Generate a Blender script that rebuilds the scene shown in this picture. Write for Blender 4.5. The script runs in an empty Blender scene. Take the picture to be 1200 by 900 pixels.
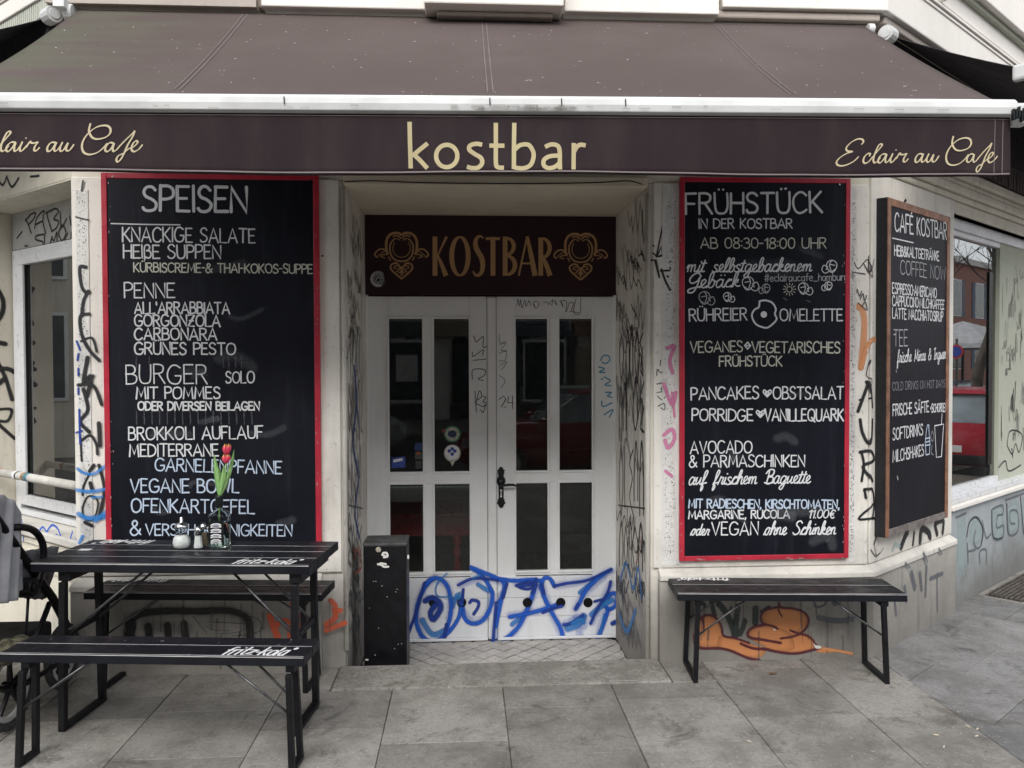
import bpy, bmesh, math, random
from math import sin, cos, radians, pi, sqrt, atan2, exp
from mathutils import Vector, Matrix
rnd = random.Random(7)
SC = bpy.context.scene
COL = SC.collection

# ---------------------------------------------------------------- camera
FPX, CH, CD = 936.0, 1.73, 4.63
YAW, PITCH, ROLL = radians(3.3), radians(1.22), radians(0.2)
FW = Vector((sin(YAW)*cos(PITCH), cos(YAW)*cos(PITCH), -sin(PITCH)))
_r = Vector((cos(YAW), -sin(YAW), 0)); _u = _r.cross(FW)
RT = _r*cos(ROLL) - _u*sin(ROLL); UP = _r*sin(ROLL) + _u*cos(ROLL)
CAMP = Vector((0, -CD, CH))
cam = bpy.data.cameras.new('camera')
cam.sensor_width = 36; cam.lens = FPX/1200*36; cam.clip_start = .05; cam.clip_end = 3000
camo = bpy.data.objects.new('camera', cam); COL.objects.link(camo)
camo.matrix_world = Matrix(((RT.x, UP.x, -FW.x, CAMP.x), (RT.y, UP.y, -FW.y, CAMP.y), (RT.z, UP.z, -FW.z, CAMP.z), (0, 0, 0, 1)))
SC.camera = camo

# ---------------------------------------------------------------- light: overcast day
world = bpy.data.worlds.new('World'); SC.world = world; world.use_nodes = True
wn = world.node_tree; bg = wn.nodes['Background']
sky = wn.nodes.new('ShaderNodeTexSky'); sky.sky_type = 'NISHITA'; sky.sun_disc = False
SUN_EL, SUN_AZ = radians(37), radians(192)      # azimuth clockwise from +y: high, in front of the house, slightly left
sky.sun_elevation = SUN_EL; sky.sun_rotation = SUN_AZ; sky.dust_density = 1.2; sky.air_density = 1.0
hs = wn.nodes.new('ShaderNodeHueSaturation'); hs.inputs['Saturation'].default_value = 0.25
wn.links.new(sky.outputs[0], hs.inputs['Color']); wn.links.new(hs.outputs[0], bg.inputs[0])
bg.inputs[1].default_value = 0.15
sl = bpy.data.lights.new('sun', 'SUN'); sl.energy = 1.5; sl.angle = radians(48); sl.color = (1, .97, .93)
so = bpy.data.objects.new('sun', sl); COL.objects.link(so)
sd = Vector((sin(SUN_AZ)*cos(SUN_EL), cos(SUN_AZ)*cos(SUN_EL), sin(SUN_EL)))
so.rotation_euler = sd.to_track_quat('Z', 'Y').to_euler(); so.location = (0, -8, 12)
SC.view_settings.view_transform = 'Standard'; SC.view_settings.look = 'None'
SC.view_settings.exposure = 1.18; SC.view_settings.gamma = 1.0
SC.render.engine = 'CYCLES'
SC.cycles.max_bounces = 8; SC.cycles.transparent_max_bounces = 24; SC.cycles.diffuse_bounces = 6
try: SC.cycles.use_denoising = True
except Exception: pass

# ---------------------------------------------------------------- placing helpers
def ray(px, py): return FW*FPX + RT*(px-600) - UP*(py-450)
class Plane:
    """a real plane: p0, horizontal tangent t, vertical v, outward normal n"""
    def __init__(s, p0, n, t=None):
        s.p0 = Vector(p0); s.n = Vector(n).normalized()
        s.t = (Vector(t) if t else Vector((0, 0, 1)).cross(s.n)).normalized()
        s.v = s.n.cross(s.t).normalized()
    def off(s, d): return Plane(s.p0 + s.n*d, s.n, s.t)
    def at(s, px, py):
        d = ray(px, py); return CAMP + d*((s.p0-CAMP).dot(s.n)/d.dot(s.n))
    def uv(s, px, py):
        q = s.at(px, py)-s.p0; return (q.dot(s.t), q.dot(s.v))
    def w(s, a, b, c=0): return s.p0 + s.t*a + s.v*b + s.n*c

ORG = {}
def org(o): return ORG.get(o.name, Vector((0, 0, 0))) if o is not None else Vector((0, 0, 0))
def empty(name, label, cat, loc=(0, 0, 0), rz=0, group=None):
    o = bpy.data.objects.new(name, None); COL.objects.link(o); o.empty_display_size = .1
    o.location = loc; o.rotation_euler = (0, 0, rz); o['label'] = label; o['category'] = cat
    if group: o['group'] = group
    if rz == 0: ORG[o.name] = Vector(loc)
    return o
def tag(o, label=None, cat=None, group=None, kind=None):
    if label: o['label'] = label
    if cat: o['category'] = cat
    if group: o['group'] = group
    if kind: o['kind'] = kind
    return o
def smooth3(pts, it=3):
    pts = [Vector(p) for p in pts]
    for _ in range(it):
        q = [pts[0]]
        for a, b in zip(pts, pts[1:]): q += [a.lerp(b, .25), a.lerp(b, .75)]
        pts = q+[pts[-1]]
    return pts
class MB:
    def __init__(s): s.v = []; s.f = []; s.uv = {}
    def add(s, vs, fs, uvs=None):
        b = len(s.v); s.v += [Vector(x) for x in vs]
        for i, f in enumerate(fs):
            s.f.append([b+k for k in f])
            if uvs is not None: s.uv[len(s.f)-1] = [uvs[k] for k in f]
        return s
    def box(s, x0, x1, y0, y1, z0, z1, m=None):
        vs = [(x, y, z) for x in (x0, x1) for y in (y0, y1) for z in (z0, z1)]
        if m is not None: vs = [m @ Vector(v) for v in vs]
        return s.add(vs, [(0, 1, 3, 2), (4, 6, 7, 5), (0, 4, 5, 1), (2, 3, 7, 6), (0, 2, 6, 4), (1, 5, 7, 3)])
    def pbox(s, P, a0, a1, b0, b1, c0, c1):
        vs = [P.w(a, b, c) for a in (a0, a1) for c in (c1, c0) for b in (b0, b1)]
        return s.add(vs, [(0, 1, 3, 2), (4, 6, 7, 5), (0, 4, 5, 1), (2, 3, 7, 6), (0, 2, 6, 4), (1, 5, 7, 3)])
    def prism(s, pts, vec):
        """closed 3D polygon extruded by vec"""
        n = len(pts); vec = Vector(vec); p = [Vector(q) for q in pts]
        s.add(p+[q+vec for q in p], [tuple(range(n))[::-1], tuple(range(n, 2*n))]+[(i, (i+1) % n, n+(i+1) % n, n+i) for i in range(n)])
        return s
    def tube(s, pts, r, seg=10, caps=True, closed=False):
        pts = [Vector(p) for p in pts]; n = len(pts); rr = r if isinstance(r, (list, tuple)) else [r]*n
        b = len(s.v); up = None
        for i, p in enumerate(pts):
            if closed: d = pts[(i+1) % n]-pts[i-1]
            else: d = pts[min(i+1, n-1)]-pts[max(i-1, 0)]
            d = d.normalized() if d.length > 1e-9 else Vector((0, 0, 1))
            if up is None: up = Vector((0, 0, 1)) if abs(d.z) < .9 else Vector((1, 0, 0))
            x = d.cross(up).normalized(); up = x.cross(d).normalized()
            for k in range(seg):
                a = 2*pi*k/seg; s.v.append(p + x*cos(a)*rr[i] + up*sin(a)*rr[i])
        m = n if closed else n-1
        for i in range(m):
            j = (i+1) % n
            for k in range(seg):
                s.f.append([b+i*seg+k, b+i*seg+(k+1) % seg, b+j*seg+(k+1) % seg, b+j*seg+k])
        if caps and not closed:
            s.f.append([b+k for k in range(seg)][::-1]); s.f.append([b+(n-1)*seg+k for k in range(seg)])
        return s
    def lathe(s, prof, c=(0, 0, 0), seg=20, m=None):
        """profile [(r,z)] about the vertical axis"""
        b = len(s.v); n = len(prof); c = Vector(c)
        for r, z in prof:
            for k in range(seg):
                a = 2*pi*k/seg; q = Vector((r*cos(a), r*sin(a), z))
                if m is not None: q = m @ q
                s.v.append(q+c)
        for i in range(n-1):
            for k in range(seg):
                s.f.append([b+i*seg+k, b+i*seg+(k+1) % seg, b+(i+1)*seg+(k+1) % seg, b+(i+1)*seg+k])
        s.f.append([b+k for k in range(seg)][::-1]); s.f.append([b+(n-1)*seg+k for k in range(seg)])
        return s
    def grid(s, fn, nu, nv):
        b = len(s.v)
        for j in range(nv+1):
            for i in range(nu+1): s.v.append(Vector(fn(i/nu, j/nv)))
        for j in range(nv):
            for i in range(nu):
                k = b+j*(nu+1)+i; s.f.append([k, k+1, k+nu+2, k+nu+1]); s.uv[len(s.f)-1] = [(i/nu, j/nv), ((i+1)/nu, j/nv), ((i+1)/nu, (j+1)/nv), (i/nu, (j+1)/nv)]
        return s
    def build(s, name, mat, parent=None, smooth=False, bevel=0, solid=0, local=False):
        o0 = Vector((0, 0, 0)) if local else org(parent)
        me = bpy.data.meshes.new(name); me.from_pydata([tuple(v-o0) for v in s.v], [], s.f)
        if s.uv:
            ul = me.uv_layers.new(name='UVMap')
            for p in me.polygons:
                u = s.uv.get(p.index)
                if u:
                    for q, li in enumerate(p.loop_indices): ul.data[li].uv = u[q]
        me.materials.append(mat)
        o = bpy.data.objects.new(name, me); COL.objects.link(o)
        if parent is not None: o.parent = parent
        if not local: ORG[o.name] = o0
        if smooth:
            for p in me.polygons: p.use_smooth = True
        if solid:
            md = o.modifiers.new('solid', 'SOLIDIFY'); md.thickness = solid; md.offset = -1
        if bevel:
            md = o.modifiers.new('bevel', 'BEVEL'); md.width = bevel; md.segments = 2; md.limit_method = 'ANGLE'
            md.harden_normals = False
        return o
def copy_tree(o, parent=None):
    c = o.copy(); COL.objects.link(c)
    if parent is not None: c.parent = parent; c.matrix_parent_inverse = o.matrix_parent_inverse
    for ch in list(o.children): copy_tree(ch, c)
    return c

# ---------------------------------------------------------------- materials
class NT:
    def __init__(s, name):
        s.m = bpy.data.materials.new(name); s.m.use_nodes = True; s.t = s.m.node_tree
        s.b = s.t.nodes['Principled BSDF']; s.out = s.t.nodes['Material Output']
        s.tc = s.t.nodes.new('ShaderNodeTexCoord')
    def N(s, ty, **k):
        n = s.t.nodes.new(ty)
        for a, v in k.items(): setattr(n, a, v)
        return n
    def L(s, a, b): s.t.links.new(a, b)
    def noise(s, scale, detail=4, rough=.55, vec=None, sc3=None, dist=0, rot=None):
        n = s.N('ShaderNodeTexNoise'); n.inputs['Scale'].default_value = scale; n.inputs['Detail'].default_value = detail
        n.inputs['Roughness'].default_value = rough; n.inputs['Distortion'].default_value = dist
        v = vec or s.tc.outputs['Object']
        if sc3 or rot:
            mp = s.N('ShaderNodeMapping')
            if sc3: mp.inputs['Scale'].default_value = sc3
            if rot: mp.inputs['Rotation'].default_value = rot
            s.L(v, mp.inputs['Vector']); v = mp.outputs[0]
        s.L(v, n.inputs['Vector']); return n.outputs['Fac']
    def ramp(s, v, a, b, va=0., vb=1.):
        r = s.N('ShaderNodeMapRange'); r.inputs['From Min'].default_value = a; r.inputs['From Max'].default_value = b
        r.inputs['To Min'].default_value = va; r.inputs['To Max'].default_value = vb; r.interpolation_type = 'SMOOTHSTEP'
        s.L(v, r.inputs['Value']); return r.outputs[0]
    def math(s, op, a, b=None):
        n = s.N('ShaderNodeMath', operation=op)
        for i, x in enumerate((a, b)):
            if x is None: continue
            if isinstance(x, (int, float)): n.inputs[i].default_value = x
            else: s.L(x, n.inputs[i])
        return n.outputs[0]
    def mix(s, f, a, b, bt='MIX'):
        n = s.N('ShaderNodeMix', data_type='RGBA', blend_type=bt)
        for nm, x in ((0, f), (6, a), (7, b)):
            if isinstance(x, (int, float)): n.inputs[nm].default_value = x
            elif isinstance(x, tuple): n.inputs[nm].default_value = (*x[:3], 1)
            else: s.L(x, n.inputs[nm])
        return n.outputs[2]
    def bump(s, h, st=.2, dist=.01):
        n = s.N('ShaderNodeBump'); n.inputs['Strength'].default_value = st; n.inputs['Distance'].default_value = dist
        s.L(h, n.inputs['Height']); s.L(n.outputs[0], s.b.inputs['Normal'])
    def col(s, c):
        if isinstance(c, tuple): s.b.inputs['Base Color'].default_value = (*c[:3], 1)
        else: s.L(c, s.b.inputs['Base Color'])
    def set(s, **k):
        for a, v in k.items():
            i = s.b.inputs[a.replace('_', ' ')]
            if isinstance(v, (int, float)): i.default_value = v
            else: s.L(v, i)
def simple(name, c, rough=.5, metal=0, var=.12, nscale=6, bump=0, bscale=60, spec=.5, rrough=.1):
    n = NT(name); f = n.noise(nscale, 5)
    c2 = tuple(max(0, x*(1-var*2)) for x in c)
    n.col(n.mix(n.ramp(f, .35, .68), c, c2)); n.set(Metallic=metal)
    n.set(Roughness=n.ramp(n.noise(nscale*3, 3), .3, .7, max(.02, rough-rrough), min(1, rough+rrough)))
    n.b.inputs['Specular IOR Level'].default_value = spec
    if bump: n.bump(n.noise(bscale, 4), bump, .004)
    return n.m
def plaster(name, c, dirt=(.22, .19, .15), amt=.5, bump=.25, bs=70, streak=.5, base_dirt=None, crack=False):
    n = NT(name)
    big = n.ramp(n.noise(1.3, 6, .6), .42, .72)
    st = n.ramp(n.noise(3, 6, .65, sc3=(3.2, 3.2, .35)), .48, .78)
    sp = n.ramp(n.noise(38, 3, .6), .62, .74)
    col = n.mix(n.math('MULTIPLY', big, amt), c, tuple(a*.5+b*.5 for a, b in zip(c, dirt)))
    col = n.mix(n.math('MULTIPLY', st, streak), col, dirt)
    col = n.mix(n.math('MULTIPLY', sp, .35*amt+.1), col, dirt)
    ch = n.ramp(n.noise(11, 9, .78), .60, .645)
    col = n.mix(n.math('MULTIPLY', ch, .55*amt), col, tuple(x*.42+.05 for x in c))
    if base_dirt is not None:    # splash dirt that dries above the pavement
        sx = n.N('ShaderNodeSeparateXYZ'); n.L(n.tc.outputs['Object'], sx.inputs[0])
        h = n.math('ADD', sx.outputs['Z'], n.math('MULTIPLY', n.noise(5, 5, .65), -.55))
        f = n.ramp(h, base_dirt, -.3, 0, 1)
        col = n.mix(n.math('MULTIPLY', f, .75), col, (.14, .13, .115))
    n.col(col); n.set(Roughness=.85)
    n.b.inputs['Specular IOR Level'].default_value = .25
    hb = n.noise(bs, 5, .7)
    if crack:
        v = n.N('ShaderNodeTexVoronoi', feature='DISTANCE_TO_EDGE'); v.inputs['Scale'].default_value = 6
        n.L(n.tc.outputs['Object'], v.inputs['Vector'])
    n.bump(hb, bump, .006)
    return n.m
def spray(name, c, soft=.5, alpha=.92, grit=.5, rough=.5, gscale=120):
    """paint laid in a ribbon: edges fade across UV.x"""
    n = NT(name); n.col(c if not isinstance(c, str) else (0, 0, 0)); n.set(Roughness=rough)
    sx = n.N('ShaderNodeSeparateXYZ'); n.L(n.tc.outputs['UV'], sx.inputs[0])
    d = n.math('ABSOLUTE', n.math('SUBTRACT', sx.outputs['X'], .5))
    e = n.ramp(d, .5, max(0, .5-soft*.5), 0, 1)
    g = n.noise(gscale, 3, .6)
    a = n.math('SUBTRACT', n.math('MULTIPLY', e, 1+grit), n.math('MULTIPLY', g, grit))
    if soft >= .7:
        h = n.math('SUBTRACT', n.math('MULTIPLY', n.math('POWER', e, .8), 1.25), n.math('MULTIPLY', n.math('MULTIPLY', g, grit), n.math('SUBTRACT', 1.15, e)))
        cl = n.N('ShaderNodeClamp'); n.L(h, cl.inputs['Value']); a = n.math('MULTIPLY', cl.outputs[0], alpha)
    else: a = n.math('MULTIPLY', n.ramp(a, 0.0, .55 if soft > .3 else .3), alpha)
    n.set(Alpha=a); n.m.blend_method = 'HASHED' if hasattr(n.m, 'blend_method') else None
    return n.m
def chalkmat(name, c, alpha=.9): return spray(name, c, soft=.35, alpha=alpha, grit=1.0, rough=.9, gscale=260)
def glass(name, tint=(.9, .93, .92), ior=1.5, dirt=.03):
    n = NT(name); t = n.t
    tr = n.N('ShaderNodeBsdfTransparent'); tr.inputs[0].default_value = (*tint, 1)
    gl = n.N('ShaderNodeBsdfGlossy'); gl.inputs['Roughness'].default_value = .005
    fr = n.N('ShaderNodeFresnel'); fr.inputs['IOR'].default_value = ior
    mx = n.N('ShaderNodeMixShader'); n.L(fr.outputs[0], mx.inputs[0]); n.L(tr.outputs[0], mx.inputs[1]); n.L(gl.outputs[0], mx.inputs[2])
    df = n.N('ShaderNodeBsdfDiffuse'); df.inputs[0].default_value = (.55, .55, .52, 1)
    m2 = n.N('ShaderNodeMixShader'); n.L(n.ramp(n.noise(2.5, 6, .7), .5, .9, dirt*.3, dirt*2), m2.inputs[0])
    n.L(mx.outputs[0], m2.inputs[1]); n.L(df.outputs[0], m2.inputs[2]); n.L(m2.outputs[0], n.out.inputs['Surface'])
    t.nodes.remove(n.b)
    return n.m

MAT = {}
MAT['wall'] = plaster('cream_plaster', (.78, .75, .685), dirt=(.26, .24, .21), amt=.85, streak=.36, base_dirt=.55)
MAT['wall2'] = plaster('cream_side_plaster', (.70, .66, .56), amt=.5, streak=.3)
MAT['wallrough'] = plaster('rough_plaster', (.74, .73, .70), dirt=(.12, .12, .12), amt=.9, bump=1.0, bs=55, streak=.35)
MAT['plinth'] = plaster('grey_plinth_plaster', (.54, .52, .475), dirt=(.12, .11, .10), amt=1.0, bump=.6, bs=40, streak=.6, base_dirt=.65)
MAT['ledge'] = plaster('ledge_render', (.66, .635, .58), dirt=(.2, .19, .17), amt=.9, streak=.3)
MAT['jamb'] = plaster('scuffed_jamb_plaster', (.74, .70, .635), dirt=(.20, .175, .16), amt=.8, bump=.5, streak=.55, base_dirt=.3)
MAT['soffit'] = plaster('soffit_plaster', (.64, .57, .45), dirt=(.25, .20, .15), amt=.35, streak=.1)
MAT['upper'] = plaster('white_upper_plaster', (.78, .75, .70), dirt=(.4, .38, .34), amt=.35, streak=.1)
MAT['shade_stucco'] = plaster('shadow_moulding', (.42, .37, .33), dirt=(.2, .17, .15), amt=.5, streak=.2)  # brown shade under the cornice is put into this plaster colour
MAT['ribgrey'] = plaster('grey_green_fascia', (.48, .50, .44), dirt=(.25, .26, .22), amt=.5, streak=.5)
MAT['greenpaint'] = plaster('blue_green_sprayed_plaster', (.36, .39, .40), dirt=(.13, .14, .14), amt=.8, bump=.3, streak=.5, base_dirt=.25)
MAT['frost'] = plaster('painted_panel', (.44, .46, .38), dirt=(.24, .26, .2), amt=.4, bump=.05, streak=.2)
MAT['doorpaint'] = plaster('white_door_paint', (.84, .85, .85), dirt=(.42, .40, .36), amt=.35, bump=.06, bs=30, streak=.16)
MAT['doorpaint2'] = plaster('white_door_board_paint', (.78, .80, .83), dirt=(.42, .41, .40), amt=.4, bump=.06, bs=30, streak=.2)
for k_ in ('doorpaint', 'doorpaint2'): MAT[k_].node_tree.nodes['Principled BSDF'].inputs['Roughness'].default_value = .42
MAT['pvc'] = simple('grey_white_window_frame', (.68, .69, .70), .35, var=.04)
MAT['panelgrey'] = simple('grey_panel', (.40, .40, .38), .5, var=.08)
MAT['glass'] = glass('door_glass', ior=1.425)
MAT['glass2'] = glass('shop_window_glass', ior=4.4, dirt=.05)
MAT['glass3'] = glass('side_window_glass', ior=3.2, dirt=.06)
MAT['black'] = simple('black_painted_wood', (.012, .013, .017), .42, var=.15, nscale=5, bump=.08, bscale=30, rrough=.08, spec=.18)
MAT['steel'] = simple('black_powder_steel', (.009, .009, .011), .42, metal=.0, var=.2, nscale=20, bump=.1, spec=.25)
MAT['wear'] = spray('bare_edge', (.52, .51, .51), soft=.25, alpha=.95, grit=.3, gscale=25)
MAT['rod'] = simple('dull_steel_rod', (.12, .12, .125), .35, metal=.7, var=.2, nscale=30)
MAT['slate'] = None
def slate():
    n = NT('blackboard_slate'); f = n.ramp(n.noise(1.6, 6, .6), .35, .75)
    st = n.ramp(n.noise(4, 5, .6, sc3=(5, 5, .5)), .5, .85)
    c = n.mix(f, (.004, .005, .009), (.010, .011, .019)); c = n.mix(n.math('MULTIPLY', st, .3), c, (.04, .044, .058))
    n.col(c); n.set(Roughness=.5); n.b.inputs['Specular IOR Level'].default_value = .18; n.bump(n.noise(150, 3), .08, .002); return n.m
MAT['slate'] = slate()
MAT['red'] = simple('red_painted_frame', (.50, .025, .05), .38, var=.12, nscale=7, bump=.1)
MAT['brownframe'] = simple('varnished_wood_frame', (.29, .135, .075), .5, var=.25, nscale=12, bump=.2)
MAT['greyframe'] = simple('weathered_wood_rail', (.22, .19, .175), .6, var=.25, nscale=20, bump=.3)
MAT['darkside'] = simple('dark_board_side', (.012, .011, .014), .6, var=.3)
MAT['chalk'] = chalkmat('white_chalk', (.74, .75, .76), .92)
MAT['chalkthin'] = chalkmat('thin_grey_chalk', (.55, .56, .58), .75)
MAT['chalky'] = chalkmat('yellowish_chalk', (.68, .68, .58), .85)
MAT['chalkb'] = chalkmat('bluish_chalk', (.56, .66, .80), .88)
MAT['chalkfaint'] = chalkmat('faint_chalk', (.38, .39, .42), .6)
def fabric():
    n = NT('brown_awning_fabric')
    big = n.ramp(n.noise(.9, 5, .6), .4, .7); c = n.mix(big, (.082, .063, .059), (.099, .078, .074))
    # algae film towards the left end and greyish dust near the bar
    sx = n.N('ShaderNodeSeparateXYZ'); n.L(n.tc.outputs['Object'], sx.inputs[0])
    al = n.ramp(n.math('ADD', sx.outputs['X'], n.math('MULTIPLY', n.noise(1.7, 5, .6), 1.4)), -.3, -1.6)
    al = n.math('MULTIPLY', al, n.ramp(n.noise(1.5, 4, .6, sc3=(.8, 3, 3)), .38, .62))
    c = n.mix(n.math('MULTIPLY', al, .85), c, (.092, .094, .068))
    du = n.ramp(n.math('ADD', sx.outputs['Y'], n.math('MULTIPLY', n.noise(3, 5, .6), .25)), -.85, -1.3)
    c = n.mix(n.math('MULTIPLY', du, .55), c, (.115, .115, .125))
    sp = n.ramp(n.noise(42, 2, .5), .74, .76); c = n.mix(n.math('MULTIPLY', sp, .7), c, (.6, .58, .56))
    n.col(c); n.set(Roughness=.9); n.b.inputs['Specular IOR Level'].default_value = .2
    w1 = n.noise(400, 2); n.bump(n.math('ADD', n.math('MULTIPLY', w1, .15), n.noise(2.2, 3)), .15, .02); return n.m
MAT['fabric'] = fabric()
def valance():
    n = NT('brown_valance_fabric'); st = n.ramp(n.noise(2.5, 6, .65, sc3=(2, 2, .5)), .4, .75)
    c = n.mix(st, (.021, .013, .0155), (.034, .023, .025)); n.col(c); n.set(Roughness=.8); n.b.inputs['Specular IOR Level'].default_value = .2
    n.bump(n.noise(5, 4, sc3=(1.5, 1, .6)), .25, .02); return n.m
MAT['valance'] = valance()
MAT['blackfabric'] = simple('dark_awning_fabric', (.030, .026, .032), .85, var=.15)
MAT['greyfabric'] = simple('dark_grey_valance', (.055, .055, .062), .8, var=.15)
MAT['bar'] = simple('white_lacquered_bar', (.66, .67, .66), .65, var=.10, nscale=3.5)
MAT['thread'] = simple('seam_thread', (.17, .14, .135), .8)
MAT['gold'] = simple('pale_gold_print', (.44, .37, .20), .55, var=.08)
MAT['gold2'] = simple('cream_gold_print', (.52, .44, .28), .55, var=.05)
MAT['goldf'] = simple('pale_gold_print_worn', (.42, .38, .22), .55, var=.2, nscale=40)
MAT['bronze'] = simple('bronze_print', (.48, .28, .125), .6, var=.02, nscale=1, rrough=.02)
MAT['transom'] = simple('dark_brown_sign', (.036, .016, .020), .45, var=.0, nscale=.5, rrough=.02, spec=.2)
MAT['iron'] = simple('black_iron', (.010, .014, .014), .4, metal=.3, var=.2, nscale=30)
MAT['chrome'] = simple('chrome', (.75, .75, .76), .15, metal=1, var=.05)
MAT['white'] = simple('white_print', (.82, .82, .82), .5, var=.04)
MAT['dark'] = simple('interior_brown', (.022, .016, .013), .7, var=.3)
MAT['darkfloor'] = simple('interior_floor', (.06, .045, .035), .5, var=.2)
MAT['redtable'] = simple('red_lacquer', (.42, .02, .03), .35, var=.1)
def stone(name, c, c2, rnd_amt=.18, sc=1.0, speck=.5, joint=False):
    n = NT(name); oi = n.N('ShaderNodeObjectInfo')
    r = n.ramp(oi.outputs['Random'], 0, 1, 1-rnd_amt, 1+rnd_amt*.6)
    va = n.N('ShaderNodeVectorMath', operation='ADD'); n.L(n.tc.outputs['Object'], va.inputs[0]); n.L(oi.outputs['Location'], va.inputs[1])
    v = va.outputs[0]
    big = n.ramp(n.noise(1.6*sc, 7, .75, vec=v), .40, .62); col = n.mix(big, c, c2)
    st = n.ramp(n.noise(4.0*sc, 9, .82, vec=v, dist=.8), .53, .66); col = n.mix(n.math('MULTIPLY', st, .75), col, tuple(x*.42 for x in c2))
    br = n.math('MULTIPLY', n.ramp(n.noise(1.1*sc, 8, .8, vec=v, dist=1.2), .56, .66), .55); col = n.mix(br, col, (.095, .078, .060))
    li = n.ramp(n.noise(3.1*sc, 6, .7, vec=v, dist=.4), .60, .78); col = n.mix(n.math('MULTIPLY', li, .4), col, tuple(min(1, x*1.35) for x in c))
    sp = n.ramp(n.noise(48, 4, .8, vec=v), .50, .64); col = n.mix(n.math('MULTIPLY', sp, speck), col, tuple(x*.45 for x in c))
    s2 = n.ramp(n.noise(55, 2, .5, vec=v), .66, .72); col = n.mix(n.math('MULTIPLY', s2, .5), col, (.5, .48, .45))
    hsv = n.N('ShaderNodeHueSaturation'); n.L(r, hsv.inputs['Value']); n.L(col, hsv.inputs['Color'])
    n.col(hsv.outputs[0]); n.set(Roughness=.75); n.b.inputs['Specular IOR Level'].default_value = .35
    n.bump(n.math('ADD', n.noise(120, 5, .7, vec=v), n.math('MULTIPLY', n.noise(14, 5, .6, vec=v), .6)), .35, .006); return n.m
MAT['paver'] = stone('pavement_slab', (.305, .290, .265), (.190, .177, .158), .20)
MAT['paver2'] = stone('pavement_slab_side', (.265, .26, .255), (.17, .166, .16), .18)
MAT['granite'] = stone('granite_doorstep', (.31, .295, .268), (.20, .188, .168), .05, 2, .9)
MAT['joint'] = stone('joint_sand', (.15, .14, .12), (.09, .08, .07), .0)
MAT['tile'] = stone('pale_floor_tile', (.56, .53, .50), (.45, .43, .40), .05, 3, .2)
MAT['grout'] = stone('tile_grout', (.035, .030, .027), (.025, .022, .02), 0)
MAT['asphalt'] = stone('road_surface', (.075, .073, .07), (.055, .054, .052), 0, .3)
SPR = {}
SPR['black'] = spray('black_spray_paint', (.012, .012, .014), .72, .96, .5, gscale=60)
SPR['blackfat'] = spray('fat_black_spray', (.012, .012, .012), .75, .95, .4, gscale=40)
SPR['marker'] = spray('black_marker', (.02, .02, .025), .25, .9, .5)
SPR['markerfaint'] = spray('faded_marker', (.06, .06, .065), .3, .55, .8)
SPR['blue'] = spray('blue_spray_paint', (.010, .105, .56), .95, .97, .4, gscale=50)
SPR['bluesoft'] = spray('light_blue_spray', (.03, .22, .60), .9, .75, .5, gscale=40)
SPR['bluedark'] = spray('dark_blue_spray', (.010, .045, .30), .8, .97, .3, gscale=50)
SPR['sky'] = spray('sky_blue_marker', (.08, .33, .50), .35, .85, .6)
SPR['red'] = spray('orange_red_spray', (.68, .12, .05), .45, .9, .4, gscale=60)
SPR['orange'] = spray('orange_spray', (.75, .33, .14), .8, .75, .6, gscale=30)
SPR['orangefill'] = spray('orange_fill', (.60, .24, .09), .8, .95, .35, gscale=20)
SPR['maroon'] = spray('maroon_outline', (.10, .018, .028), .8, .95, .35, gscale=50)
SPR['pink'] = spray('pink_spray', (.72, .22, .42), .8, .75, .6, gscale=40)
SPR['grey'] = spray('grey_spray', (.12, .13, .15), .8, .75, .6, gscale=40)
SPR['dkgreen'] = spray('dark_green_spray', (.030, .042, .038), .8, .9, .5, gscale=40)
SPR['mint'] = spray('mint_spray', (.40, .50, .50), .9, .55, .6, gscale=20)
SPR['bluehaze'] = spray('blue_overspray', (.03, .14, .60), 1.0, .30, .9, gscale=70)
SPR['blackhaze'] = spray('black_overspray', (.02, .02, .02), 1.0, .30, .9, gscale=60)
SPR['damp'] = spray('damp_dirt', (.045, .034, .024), 1.0, .75, 1.3, .6, 7)
SPR['stain'] = spray('grey_stain', (.16, .15, .14), 1.0, .4, .9, gscale=15)
SPR['whitechip'] = spray('bare_white_chip', (.75, .74, .70), .3, .95, .8, gscale=60)
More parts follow.
